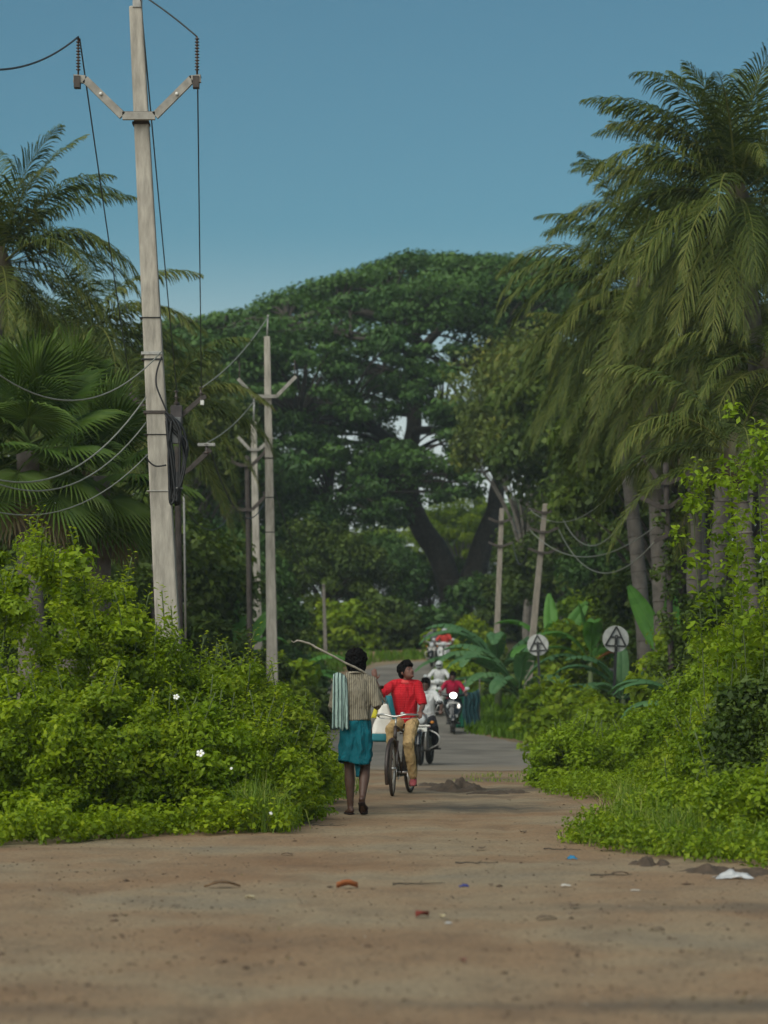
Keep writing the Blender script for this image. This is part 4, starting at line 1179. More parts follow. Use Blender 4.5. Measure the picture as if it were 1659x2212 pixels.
# bananas
banana_plant('banana plant with two upright pale leaves right of the signs', xat(1448, 51), 51, 1.95,
             [('slant', 178, .84), ('up', 92, .9), ('up', 268, .8), ('slant', 350, .7), ('arch', 20, .9), ('arch', 300, .8), ('arch', 60, .9)], 'light', 1.0)
banana_plant('banana plant behind the larger round sign with arched leaves', xat(1345, 57), 57, 1.2,
             [('arch', 170, .9), ('arch', 10, .9), ('out', 230, .95), ('out', 300, .9), ('up', 90, .7), ('arch', 200, .9), ('out', 340, .9), ('out', 0, .85, 'light'), ('out', 165, .9)], 'dark', .95)
banana_plant('banana plant with a withered orange leaf', xat(1275, 68), 68, 1.9,
             [('arch', 200, .9), ('arch', 330, .9), ('out', 60, .9), ('out', 10, 1.0, 'dry'), ('up', 180, .8), ('out', 170, .9), ('arch', 270, 1.0)], 'light', 1.0)
banana_plant('banana plant between the leaning pole and the smaller sign', xat(1192, 73), 73, 1.8,
             [('up', 92, .9), ('slant', 10, .8), ('arch', 180, .95), ('arch', 10, .95), ('out', 230, .95), ('out', 320, .95), ('arch', 270, .9)], 'light', 1.05)
banana_plant('bluish banana clump with long drooping leaves over the green net', xat(1075, 74), 74, 1.3,
             [('arch', 175, 1.1), ('arch', 200, 1.15), ('arch', 340, 1.1), ('out', 185, 1.1), ('out', 215, 1.1), ('out', 240, 1.1), ('out', 300, 1.0), ('arch', 265, 1.1), ('arch', 150, 1.0)], 'dark', 1.15)
banana_plant('bluish banana clump right of the green net with low drooping leaves', xat(1120, 68), 68, .9,
             [('arch', 178, 1.1), ('arch', 205, 1.05), ('out', 190, 1.1), ('out', 225, 1.1), ('out', 250, 1.1), ('arch', 280, 1.0), ('out', 310, 1.0), ('arch', 0, .9)], 'dark', 1.1)
banana_plant('banana plant with broad leaves above the right shrubs', xat(1500, 38), 38, .9,
             [('arch', 190, .8), ('arch', 160, .85), ('out', 200, .8), ('arch', 20, .8), ('out', 330, .8), ('out', 250, .8)], 'dark', .85)
banana_plant('banana plant between the iron poles on the left', xat(515, 66), 66, 2.0,
             [('up', 92, .9), ('slant', 5, .75), ('arch', 10, .8), ('arch', 170, .8), ('out', 260, .8), ('out', 320, .8)], 'light', .9)
banana_plant('banana plant right of the slim grey pole with level leaves', xat(622, 64), 64, 1.3,
             [('out', 0, .95), ('arch', 350, .95), ('out', 20, .9), ('arch', 180, .8), ('out', 330, .9), ('out', 270, .85)], 'light', .95)

# ------------------------------------------------------------------ poles, crossarms, insulators
CONC = plain('pole_concrete', (.33, .298, .252), .9, .34, 5, .35, stretch=(3, 3, .55))
CONC2 = plain('pole_concrete_weathered', (.23, .20, .165), .9, .34, 5, .35, stretch=(3, 3, .55))
IRON = plain('rusty_iron', (.055, .044, .038), .8, .4, 9, .3)
GALV = plain('galvanised_steel', (.30, .29, .27), .6, .25, 12, .1, metal=.3)
ARMC = plain('arm_paint', (.27, .25, .22), .8, .3, 9)
PORC = plain('insulator_glaze', (.07, .045, .035), .3, .3, 10, spec=.6)
PORW = plain('insulator_white', (.6, .58, .54), .35, .1, 10, spec=.5)
CABLE = plain('black_cable', (.012, .012, .013), .55, .3, 20)
WIREM = plain('aluminium_wire', (.045, .05, .052), .6, .3, 20)
WIREL = plain('pale_service_wire', (.22, .22, .185), .6, .2, 20)

def strut(mb, a, b, w, d):
    """flat bar between two points, w tall, d deep (along y)"""
    a, b = Vector(a), Vector(b)
    t = (b - a).normalized(); n = Vector((-t.z, 0, t.x)); y = Vector((0, 1, 0))
    vs = []
    for p in (a, b):
        for s1 in (-1, 1):
            for s2 in (-1, 1): vs.append(p + n * s1 * w / 2 + y * s2 * d / 2)
    mb.add(vs, [(0, 1, 3, 2), (4, 6, 7, 5), (0, 4, 5, 1), (2, 3, 7, 6), (0, 2, 6, 4), (1, 5, 7, 3)])

def insulator(parent, p, h, mat=PORC, r=.035, n=5, down=False):
    mb = MB()
    s = -1 if down else 1
    mb.tube([(0, 0, 0), (0, 0, s * h)], r * .35, 6)
    for k in range(n):
        z = h * (.25 + .7 * k / max(1, n - 1))
        mb.tube([(0, 0, s * (z - r * .3)), (0, 0, s * (z - r * .1)), (0, 0, s * (z + r * .3))], [r * .5, r, r * .45], 8)
    return mb.build('insulator', mat, parent, loc=p)

def pole(name, label, bu, bv, tu, tv, y, w0, w1, mat, depth=.75, round_=False, group='utility poles'):
    """leaning tapered pole; returns the thing and a function from photo survey points to its own space"""
    z0 = g(y); zt = hz(tv, y)
    # run the axis down to the ground
    k = (bu - tu) / (bv - tv)
    gu = tu + k * ((HV + (EYE - z0) * FOC / y) - tv)
    base = Vector((xat(gu, y), y, z0))
    e = thing(name, label, 'pole', base, 0, group)
    top = at(tu, tv, y) - base
    mb = MB()
    n = 12
    if round_:
        mb.tube([top * (i / n) - Vector((0, 0, .4 if i == 0 else 0)) for i in range(n + 1)], [(w0 + (w1 - w0) * i / n) / 2 for i in range(n + 1)], 12)
        mb.build('shaft', mat, e)
    else:
        for i in range(n):
            pass
        r0 = [Vector((a * w0 / 2, b * w0 * depth / 2, -.4)) for a, b in ((-1, -1), (1, -1), (1, 1), (-1, 1))]
        vs = list(r0)
        for i in range(1, n + 1):
            t = i / n; w = w0 + (w1 - w0) * t
            vs += [top * t + Vector((a * w / 2, b * w * depth / 2, 0)) for a, b in ((-1, -1), (1, -1), (1, 1), (-1, 1))]
        fs = [(3, 2, 1, 0)] + [(i * 4 + j, i * 4 + (j + 1) % 4, i * 4 + 4 + (j + 1) % 4, i * 4 + 4 + j) for i in range(n) for j in range(4)] + [tuple(n * 4 + j for j in range(4))]
        mb.add(vs, fs)
        mb.build('shaft', mat, e, bevel=.02)
    def lp(u, v, dy=0.0): 
        p = at(u, v, y); p.y += dy; return p - base
    return e, lp

def crossarm(e, pts, w, d, mat):
    mb = MB()
    for a, b in zip(pts[:-1], pts[1:]): strut(mb, a, b, w, d)
    return mb.build('crossarm', mat, e, smooth=False)

def band(e, c, w, d, hgt, mat):
    mb = MB(); mb.box((0, 0, 0), (w, d, hgt)); return mb.build('band', mat, e, loc=c, bevel=.004, smooth=False)

# the tall near pole
MP, lp = pole('utility_pole', 'tall near concrete pole with a wide V-shaped crossarm', 365, 1405, 293, 14, 27, .30, .145, CONC, .7)
crossarm(MP, [lp(163, 178, -.16), lp(188, 180, -.16), lp(268, 258, -.16), lp(338, 258, -.16), lp(416, 180, -.16), lp(436, 178, -.16)], .085, .05, ARMC)
mb = MB()
for a, b in (((163, 171), (188, 173)), ((188, 173), (271, 250)), ((271, 250), (336, 250)), ((336, 250), (413, 173)), ((413, 173), (436, 171))): strut(mb, lp(*a, -.12), lp(*b, -.12), .012, .12)
mb.build('arm_flange', IRON, MP, smooth=False)
for u, v in ((222, 212), (385, 212)):
    mb = MB(); mb.tube([(0, -.03, 0), (0, .0, 0)], .018, 8); mb.build('bolt', PORW, MP, loc=lp(u, v, -.175))
for u in (173, 428):
    insulator(MP, lp(u, 182, -.16), .49, PORC, .030, 11)
    mb = MB(); mb.box((0, 0, 0), (.07, .09, .13)); mb.build('bracket', IRON, MP, loc=lp(u - 2, 186, -.16), smooth=False)
mb = MB(); mb.box((0, 0, 0), (.10, .13, .5)); mb.build('top_bracket', GALV, MP, loc=lp(297, 10, 0) + Vector((0, 0, .2)), bevel=.01, smooth=False)
insulator(MP, lp(300, 0, 0) + Vector((0.02, 0, .35)), .3, PORC, .05, 4)
for v, hgt, mt in ((268, .03, IRON), (688, .012, CABLE), (765, .035, GALV), (778, .02, CABLE), (892, .035, IRON), (940, .01, CABLE), (1062, .012, GALV)):
    t = (1739 - v) / (1739 - 14); w = .30 + (.145 - .30) * t
    band(MP, lp(376 - 83 * t, v), w + .025, w * .7 + .025, hgt, mt)
mb = MB()
for c in ([(352, 775), (342, 805), (340, 830), (345, 850), (362, 890)], [(318, 985), (325, 1000), (340, 1010), (362, 1008)]):
    mb.tube(catmull([lp(u, v, -.16) for u, v in c], 6), .009, 6)
mb.build('down_lead', CABLE, MP)

# coil of service cable slung on the pole
CC = thing('cable_coil', 'black coil of spare service cable slung on the tall near pole', 'cable', at(372, 1000, 27) + Vector((0, -.02, 0)))
cb = Vector(CC.location)
for i in range(7):
    mb = MB()
    o = rng.normal(size=(8, 2)) * 4
    pts = [(358, 890), (372 + i * 3, 920), (386 + i * 3.2, 955), (395 + i * 1.2, 985), (390 - i, 1040), (383 - i * 2, 1085), (374 - i, 1060 - 5 * i), (368, 980), (360, 905)]
    mb.tube(catmull([at(u + o[j % 8, 0], v + o[j % 8, 1], 26.95 - .02 * (i % 3)) - cb for j, (u, v) in enumerate(pts)], 5), .014, 6)
    mb.build('loop', CABLE, CC)
mb = MB(); mb.box((0, 0, 0), (.11, .06, .30)); mb.build('junction_box', plain('grey_box', (.10, .10, .10), .5, .2, 8), CC, loc=at(381, 930, 27) - cb, bevel=.01, smooth=False)
mb = MB(); mb.tube([at(383, 1020, 26.97) - cb, at(380, 1070, 26.97) - cb, at(384, 1092, 26.97) - cb], [.04, .055, .03], 8); mb.build('bundle', CABLE, CC)
mb = MB(); mb.torus((0, 0, 0), (0, 0, 1), .055, .008, 16, 5); mb.build('clamp', GALV, CC, loc=at(384, 1055, 26.97) - cb)

# dark iron pole behind it
IP, lpi = pole('iron_pole', 'dark iron pole standing close behind the tall near pole', 388, 1390, 382, 870, 42, .13, .11, IRON, 1, True)
crossarm(IP, [lpi(276, 850, -.1), lpi(330, 896, -.1), lpi(352, 910, -.1), lpi(378, 912, -.1), lpi(436, 862, -.1), lpi(446, 858, -.1)], .08, .06, IRON)
crossarm(IP, [lpi(330, 1015, -.1), lpi(385, 1030, -.1), lpi(410, 1015, -.1), lpi(456, 972, -.1)], .08, .06, IRON)
for u, v in ((284, 862), (435, 872), (382, 880)): insulator(IP, lpi(u, v, -.1), .28, PORC, .05, 3)
mb = MB(); mb.box((0, 0, 0), (.06, .06, .08)); mb.build('spool', PORW, IP, loc=lpi(438, 872, -.14), smooth=False)
insulator(IP, lpi(447, 985, -.1), .2, PORC, .07, 2)
mb = MB(); mb.box((0, 0, 0), (.30, .10, .05)); mb.build('arm_cap', GALV, IP, loc=lpi(447, 962, -.1), smooth=False)
mb = MB(); mb.box((0, 0, 0), (.20, .16, .42)); mb.build('switch_box', plain('old_box', (.06, .05, .05), .8, .4, 6), IP, loc=lpi(383, 905, -.15), bevel=.01, smooth=False)
mb = MB(); mb.tube([lpi(398, 1070, -.1), lpi(400, 1200, -.1), lpi(402, 1380, -.1)], .02, 6); mb.build('conduit', GALV, IP)

# second concrete pole
P2, lp2 = pole('utility_pole', 'slim grey concrete pole with V crossarm left of the walking man', 588, 1430, 577, 727, 52, .27, .135, CONC, .8)
crossarm(P2, [lp2(515, 820, -.14), lp2(549, 858, -.14), lp2(598, 858, -.14), lp2(640, 815, -.14)], .075, .05, ARMC)
for u, v in ((518, 822), (637, 818)): insulator(P2, lp2(u, v, -.14), .38, PORC, .03, 7)
mb = MB(); mb.tube([lp2(577, 730), lp2(579, 680)], .02, 6); mb.build('top_pin', GALV, P2)
for v in (990, 1075, 1150): band(P2, lp2(577 + 11 * (v - 727) / 703, v), .21, .17, .02, CABLE)
# third concrete pole and the iron one beside it
P3, lp3 = pole('utility_pole', 'farther grey concrete pole between the iron pole and the slim pole', 556, 1310, 548, 912, 71, .27, .17, CONC, .8)
crossarm(P3, [lp3(515, 945, -.14), lp3(540, 972, -.14), lp3(560, 972, -.14), lp3(590, 945, -.14)], .09, .06, ARMC)
mb = MB(); mb.tube([lp3(548, 915), lp3(549, 860)], .025, 6); mb.build('top_pin', GALV, P3)
IB, lpb = pole('iron_pole', 'dark iron pole with two short crossarms beside the farther concrete pole', 540, 1395, 534, 985, 60, .15, .13, IRON, 1, True)
for v in (1006, 1102):
    crossarm(IB, [lpb(500, v - 8, -.1), lpb(520, v, -.1), lpb(545, v, -.1), lpb(572, v - 28, -.1)], .08, .06, IRON)
    insulator(IB, lpb(571, v - 24, -.1), .16, PORC, .05, 2); insulator(IB, lpb(502, v - 4, -.1), .16, PORC, .05, 2)
PF, lpf = pole('utility_pole', 'distant thin grey pole above the far bend', 703, 1400, 699, 1262, 101, .16, .12, plain('weathered_pole', (.16, .14, .12), .9, .3, 6), .8)

# poles on the right
RP, lpr = pole('utility_pole', 'leaning concrete pole above the smaller round sign', 1154, 1340, 1178, 1088, 70, .23, .15, CONC2, .8)
for v in (1108, 1150, 1195):
    crossarm(RP, [lpr(1140, v - 10, -.12), lpr(1166, v, -.12), lpr(1184, v, -.12), lpr(1206, v - 10, -.12)], .07, .06, IRON)
RQ, lpq = pole('utility_pole', 'farther leaning concrete pole beside the great trunk', 1076, 1300, 1084, 1098, 84, .23, .16, CONC2, .8)
for v in (1128, 1180): crossarm(RQ, [lpq(1055, v - 8, -.12), lpq(1074, v, -.12), lpq(1086, v, -.12), lpq(1108, v - 8, -.12)], .08, .06, IRON)
RS, lps = pole('utility_pole', 'concrete pole half hidden behind the leggy shrubs on the right', 1600, 1300, 1622, 945, 48, .28, .2, CONC, .8)
for v in (1002, 1070): crossarm(RS, [lps(1575, v - 18, -.12), lps(1605, v, -.12), lps(1632, v, -.12), lps(1665, v - 14, -.12)], .07, .06, IRON)
RT, lpt = pole('iron_pole', 'iron pole with V crossarms wrapped in green vine among the palm trunks', 1445, 1250, 1438, 1000, 45, .13, .11, IRON, 1, True)
for a in ([(1386, 986), (1424, 1044), (1444, 1044), (1492, 1022)], [(1376, 1072), (1424, 1096), (1444, 1096), (1490, 1066)], [(1412, 1172), (1436, 1158), (1450, 1150), (1484, 1124)]):
    crossarm(RT, [lpt(u, v, -.1) for u, v in a], .08, .06, IRON)
vc = np.array([[rng.normal() * .16, rng.normal() * .12, z] for z in np.linspace(.2, hz(1085, 45), 34)])
p, nr, rn = clump_points(vc, np.full((len(vc), 3), .2), 60, .4)
v_, f_ = leaves(p, nr, .11, .6)
obj('vine', mesh_np('vine', v_, f_, L_DARK, rn), RT)

# ------------------------------------------------------------------ wires
def wire(label, a, b, sag, r=.009, mat=WIREM, n=22, name='wire', side=0.0):
    a, b = Vector(a), Vector(b)
    mid = (a + b) / 2
    e_pts = []
    for i in range(n + 1):
        t = i / n
        p = a.lerp(b, t); p.z -= 4 * sag * t * (1 - t); p.x += 4 * side * t * (1 - t)
        e_pts.append(p - a)
    mb = MB(); mb.tube(e_pts, r, 5)
    o = mb.build(name, mat, None, loc=a)
    return tag(o, label, 'wire', 'overhead wires')
M = lambda u, v, dy=-.16: at(u, v, 27) + Vector((0, dy, 0))
D = lambda u, v: at(u, v, 42) + Vector((0, -.1, 0))
wire('sagging wire leaving the left tip of the near crossarm out of the picture', M(173, 88), at(-260, 60, 19), .35, .011)
wire('wire slanting from the right tip of the near crossarm to the pole top', M(428, 88), M(303, -6), -.02, .010)
wire('wire running down from the left tip of the near crossarm', M(176, 92), D(284, 840), .05, .009)
wire('wire running down from the near pole top', M(306, 0), D(384, 858), .05, .009)
wire('wire running down from the right tip of the near crossarm', M(428, 90), D(436, 842), .05, .009)
wire('pale wire from the iron pole up to the top of the slim grey pole', D(438, 838), at(579, 684, 52), .15, .012, WIREL)
wire('pale wire from the lower iron arm to the crossarm of the slim grey pole', D(448, 958), at(549, 866, 52), .1, .012, WIREL)
wire('pale service wire sagging left from the upper band of the tall pole', M(352, 764), at(-120, 700, 22), .62, .008, WIREL)
wire('pale service wire leaving the tall pole at the middle band', M(318, 862), at(-220, 900, 21), .75, .009, WIREL)
wire('pale service wire just below the middle one on the tall pole', M(320, 915), at(-220, 880, 21), .75, .008, WIREL)
wire('dark green service wire sagging lowest from the tall pole', M(322, 985), at(-200, 1010, 22), .55, .007, WIREL)
wire('wire from the iron pole to the rear iron pole, upper', at(571, 985, 60), at(700, 1266, 101), .8, .015)
wire('low slack wire between the rear iron poles, lower', at(571, 1085, 60), D(455, 972), .75, .012)
wire('low slack wire between the rear iron poles, lowest', at(502, 1100, 60), at(380, 1060, 42), .6, .012)
RTp = lambda u, v: at(u, v, 45) + Vector((0, -.1, 0))
wire('slack wire from the highest vine-pole arm to the leaning pole', RTp(1388, 990), at(1142, 1098, 70), .75, .009, WIREL)
wire('slack wire from the middle vine-pole arm to the leaning pole', RTp(1378, 1074), at(1206, 1098, 70), 1.0, .013, WIREL)
wire('slack wire from the right end of the middle vine-pole arm', RTp(1490, 1066), at(1142, 1142, 70), 1.0, .013, WIREL)
wire('slack wire from the lowest vine-pole arm to the leaning pole', RTp(1412, 1172), at(1206, 1142, 70), .9, .013, WIREL)
wire('wire from the highest vine-pole arm to the half-hidden pole', RTp(1490, 1022), at(1576, 986, 48), .2, .012, WIREL)
wire('wire from the middle vine-pole arm to the half-hidden pole', RTp(1488, 1066), at(1577, 1054, 48), .15, .012, WIREL)
wire('slack wire between the two leaning poles, upper', at(1140, 1100, 70), at(1108, 1120, 84), .6, .016)
wire('slack wire between the two leaning poles, lower', at(1140, 1186, 70), at(1108, 1172, 84), .6, .016)

# ------------------------------------------------------------------ road signs seen from behind
SIGNW = plain('sign_back', (.42, .42, .40), .6, .30, 7); SIGNB = plain('sign_frame', (.018, .018, .018), .6, .3, 9)
def sign(label, u, v, y, r, post_to):
    base = Vector((xat(u, y), y, g(y)))
    e = thing('road_sign', label, 'sign', base, R(post_to), 'round road signs')
    e.rotation_euler[1] = R(post_to * .35)
    zc = hz(v, y) - base.z
    mb = MB(); mb.tube([(0, .0, zc), (0, .012, zc)], r, 40); mb.build('disc', SIGNW, e, smooth=False)
    A, B, C_ = Vector((0, -.02, zc + r * .93)), Vector((-r * .78, -.02, zc - r * .52)), Vector((r * .78, -.02, zc - r * .52))
    mb = MB()
    for a, b in ((A, B), (B, C_), (C_, A)): strut(mb, a, b, .034, .02)
    mb.build('triangle_frame', SIGNB, e, smooth=False)
    mb = MB(); strut(mb, (-r * .42, -.024, zc + r * .14), (r * .42, -.024, zc + r * .14), .034, .02); mb.build('crossbar', SIGNB, e, smooth=False)
    mb = MB(); mb.box((0, -.06, (zc + r * .3) / 2 - .15), (.062, .05, zc + r * .3 + .3)); mb.build('post', SIGNB, e, smooth=False)
    for z in (zc - r * .52, zc + r * .14):
        mb = MB(); mb.tube([(0, -.095, z), (0, -.08, z)], .014, 6); mb.build('bolt', GALV, e)
sign('larger round sign seen from behind with dark triangle frame and full post', 1320, 1380, 55, .305, 7)
sign('smaller round sign seen from behind, half sunk in leaves', 1172, 1393, 65, .29, -9)

# green shade net hung behind the verge
NETG = plain('net_green', (.012, .15, .085), .8, .5, 5); NETB = plain('net_blue', (.012, .055, .065), .8, .5, 5)
NT = thing('shade_net', 'green shade net hung on sticks behind the grass verge', 'net', (xat(984, 66.5), 66.5, g(66.5)))
h_ = 1.30
def drape(x0, x1, y0, top, mat, name, amp):
    mb = MB(); rows = []
    for j in range(14):
        z = top * j / 13
        rows.append([Vector((x0 + (x1 - x0) * i / 24 + .02 * math.sin(j * .8), y0 + amp * math.sin(i * 1.1 + j * .22) + .03 * math.sin(i * 2.7), z - (.10 * math.sin(math.pi * i / 24) if j > 9 else 0))) for i in range(25)])
    mb.sheet(rows); mb.build(name, mat, NT, solid=.004)
drape(.0, .26, 0, h_ * .98, NETG, 'net_panel', .06)
drape(.2, .66, -.10, h_ * .84, NETB, 'net_panel', .07)
for x in (.0, .26, .66):
    mb = MB(); mb.tube([(x, .03, -.2), (x + .01, .03, h_ * 1.05)], [.022, .016], 6); mb.build('stick', BARK_GREY, NT)

# ------------------------------------------------------------------ people
SKIN = plain('skin_dark', (.085, .045, .032), .55, .15, 14, spec=.4)
SKIN2 = plain('skin_brown', (.15, .065, .045), .55, .15, 14, spec=.4)
HAIR = plain('hair_black', (.006, .005, .005), .85, .4, 30, .3, spec=.06)
EYEW = plain('eye_white', (.4, .36, .33), .4, .03, 20); EYEB = plain('eye_dark', (.01, .008, .007), .3, .1, 20); LIP = plain('lip', (.14, .045, .04), .5, .1, 20)

def vv(*a): return Vector(a)

def hand(mb, wrist, d, nrm, curl=.5, side=1, s=1.0):
    """palm, four fingers and a thumb"""
    d, nrm = Vector(d).normalized(), Vector(nrm).normalized()
    nrm = (nrm - d * nrm.dot(d)).normalized()
    sd = d.cross(nrm) * side
    w = Vector(wrist)
    mb.tube([w - d * .02 * s, w + d * .03 * s, w + d * .085 * s], [(.026 * s, .019 * s), (.040 * s, .018 * s), (.040 * s, .014 * s)], 10, ref=sd, rounded=True)
    for off, ln in ((-.031, .060), (-.0105, .074), (.0105, .078), (.031, .066)):
        p = w + d * .085 * s + sd * off * s
        pts = [p - d * .02 * s, p]
        dd = d.copy()
        for j, f in enumerate((.45, .32, .27)):
            ang = curl * (.75 if j == 0 else 1.0)
            dd = (dd * math.cos(ang) - nrm * math.sin(ang)).normalized()
            nrm_l = nrm
            p = p + dd * ln * f * s
            pts.append(p.copy())
        mb.tube(pts, [.0095 * s, .0095 * s, .009 * s, .0085 * s, .007 * s], 6, rounded=True)
    p = w + d * .028 * s + sd * .034 * s
    t1 = (d * .6 + sd * .75 - nrm * .25 * curl).normalized()
    t2 = (d * .85 + sd * .3 - nrm * .6 * curl).normalized()
    mb.tube([p - sd * .015 * s, p, p + t1 * .035 * s, p + t1 * .035 * s + t2 * .03 * s], [.013 * s, .0125 * s, .0105 * s, .008 * s], 6, rounded=True)

def foot_shape(mb, ankle, toe, s=1.0, r=1.0):
    a, t = Vector(ankle), Vector(toe)
    f = (t - a); f.normalize()
    sd = f.cross(Vector((0, 0, 1)))
    if sd.length < .1: sd = Vector((1, 0, 0))
    sd.normalize()
    upv = sd.cross(f)
    heel = a - f * .045 * s + (-upv) * .045 * s
    L = (t - heel).length
    ff = (t - heel).normalized()
    mb.tube([heel, heel + ff * L * .3, heel + ff * L * .65, heel + ff * L * .92], [(.032 * s * r, .03 * s * r), (.035 * s * r, .034 * s * r), (.043 * s * r, .024 * s * r), (.036 * s * r, .015 * s * r)], 10, ref=sd, rounded=True)
    mb.tube([a + Vector((0, 0, .03 * s)), heel + ff * L * .25], [.034 * s, .03 * s], 8)

def head_rot(yaw, pitch, roll=0):
    """face looks along local -Y when yaw = 0 (towards the photographer); positive yaw turns it to picture right"""
    return Matrix.Rotation(yaw, 3, 'Z') @ Matrix.Rotation(roll, 3, 'Y') @ Matrix.Rotation(-pitch, 3, 'X')

def person(label, loc, J, M, voxel=.009, face=(0, 0), look_away=False, sleeves=.95, trouser=1.9, hands=None, build=1.0, shoes=None, hair='short', helmet=None, shirt_drop=.0, wrinkle=.004, barefoot=True, rz=0.0, face_detail=True, legs_bare=False, collar=True, group=None, waist_k=1.0):
    e = thing('person', label, 'person', loc, rz, group)
    b = build
    body = MB()
    pel, wai, che, nck, hd = (Vector(J[k]) for k in ('pelvis', 'waist', 'chest', 'neck', 'head'))
    sax = (Vector(J['sh_b']) - Vector(J['sh_a'])).normalized()
    hax = (Vector(J['hip_b']) - Vector(J['hip_a'])).normalized()
    tp = [pel, wai, che, che.lerp(nck, .62), nck]
    tr = [(.145 * b, .105 * b), (.128 * b, .092 * b), (.158 * b, .105 * b), (.125 * b, .08 * b), (.058 * b, .058 * b)]
    body.tube(tp, tr, 16, ref=sax, rounded=True)
    for k in 'ab':
        S = Vector(J['sh_' + k]); body.tube([nck - vv(0, 0, .02), nck.lerp(S, .55) - vv(0, 0, .012), S], [.045 * b, .05 * b, .054 * b], 10, rounded=True)
    body.tube([nck - vv(0, 0, .03), nck.lerp(hd, .55)], [.052 * b, .048 * b], 10)
    rot = head_rot(*face)
    if look_away: rot = Matrix.Rotation(math.pi, 3, 'Z') @ rot
    H = lambda x, y, z: hd + rot @ Vector((x, y, z))
    body.ball(H(0, .012, .02), (.074, .094, .092), rot, 16, 12)
    body.ball(H(0, -.030, -.050), (.054, .056, .060), rot, 14, 10)
    body.tube([H(0, -.072, .012), H(0, -.092, -.012), H(0, -.102, -.028)], [.009, .012, .013], 8, rounded=True)
    body.ball(H(0, -.082, -.090), (.022, .015, .014), rot, 8, 6)
    for s in (-1, 1):
        body.ball(H(.076 * s, .012, -.012), (.010, .022, .031), rot, 8, 6)
        body.ball(H(.030 * s, -.072, .022), (.022, .010, .008), rot, 8, 6)
        body.ball(H(.038 * s, -.062, -.030), (.018, .012, .014), rot, 8, 6)
    for k in 'ab':
        S, E, W = (Vector(J[n + '_' + k]) for n in ('sh', 'el', 'wr'))
        body.tube([S, S.lerp(E, .4), E, E.lerp(W, .35), W], [.054 * b, .046 * b, .038 * b, .037 * b, .024 * b], 10, rounded=True)
        hdn = (hands or {}).get(k)
        fd = (W - E).normalized()
        if hdn: hand(body, W, hdn[0], hdn[1], hdn[2], hdn[3], b * 1.0)
        else: hand(body, W, fd, vv(0, 0, 1) if abs(fd.z) < .8 else vv(0, 1, 0), .5, 1, b)
        Hp, Kn, An, To = (Vector(J[n + '_' + k]) for n in ('hip', 'kn', 'an', 'toe'))
        body.tube([Hp, Hp.lerp(Kn, .4), Kn, Kn.lerp(An, .3), Kn.lerp(An, .7), An], [.088 * b, .076 * b, .052 * b, .055 * b, .040 * b, .031 * b], 12, rounded=True)
        foot_shape(body, An, To, b)
    obj('body', remesh(body, voxel, 3, 'body', M['skin']), e)
    # shirt
    st = MB()
    i_ = .020
    low = pel + (pel - wai).normalized() * shirt_drop
    st.tube([low, pel.lerp(wai, .4), wai, che, che.lerp(nck, .6), nck.lerp(che, .12)], [((.152 * b + i_) * waist_k, .112 * b + i_), ((.146 * b + i_) * waist_k, .106 * b + i_), ((.138 * b + i_) * (waist_k + 1) / 2, .102 * b + i_), (.164 * b + i_, .108 * b + i_), (.140 * b + i_, .086 * b + i_), (.070 * b, .066 * b)], 18, ref=sax)
    for k in 'ab':
        S, E, W = (Vector(J[n + '_' + k]) for n in ('sh', 'el', 'wr'))
        S2 = S.lerp(che.lerp(nck, .75), .35)
        st.tube([nck - vv(0, 0, .015), nck.lerp(S, .5) - vv(0, 0, .008), S], [.058 * b, .062 * b, .066 * b], 12, rounded=True)
        if sleeves <= 1: pts = [S2, S, S.lerp(E, .5 * sleeves), S.lerp(E, sleeves)]; rr = [.05 * b, .066 * b, .062 * b, .060 * b]
        else: pts = [S2, S, S.lerp(E, .5), E, E.lerp(W, (sleeves - 1) * .5), E.lerp(W, sleeves - 1)]; rr = [.05 * b, .066 * b, .060 * b, .054 * b, .05 * b, .045 * b]
        st.tube(pts, rr, 12)
    shirt = obj('shirt', remesh(st, voxel, 7, 'shirt', M['shirt'], (wrinkle, 9, (1, 1, .45))), e)
    if collar:
        cm = MB()
        ax = (hd - nck).normalized()
        for s in (-1, 1):
            fr = rot @ Vector((0, -1, 0)) if not look_away else Vector((0, 1, 0))
        cm.tube([nck.lerp(hd, -.10), nck.lerp(hd, .10), nck.lerp(hd, .20)], [.092 * b, .074 * b, .068 * b], 16, cap=False)
        obj('collar', cm.mesh('collar', M.get('collar', M['shirt'])), shirt).modifiers.new('solid', 'SOLIDIFY').thickness = .006
    if not legs_bare:
        t = MB()
        t.tube([pel.lerp(wai, .35), pel, pel.lerp(Vector(J['hip_a']).lerp(Vector(J['hip_b']), .5), 1.0)], [(.138 * b + .012, .1 * b + .012), (.148 * b + .012, .108 * b + .012), (.14 * b, .105 * b)], 16, ref=hax)
        for k in 'ab':
            Hp, Kn, An = (Vector(J[n + '_' + k]) for n in ('hip', 'kn', 'an'))
            pts = [Hp, Hp.lerp(Kn, .5), Kn]; rr = [.098 * b, .086 * b, .070 * b]
            if trouser > 1: pts += [Kn.lerp(An, .5 * (trouser - 1)), Kn.lerp(An, trouser - 1)]; rr += [.066 * b, .058 * b]
            t.tube(pts, rr, 12, rounded=True)
        obj('trousers', remesh(t, voxel, 2, 'trousers', M['trousers'], (wrinkle * .8, 9, (1, 1, .6))), e)
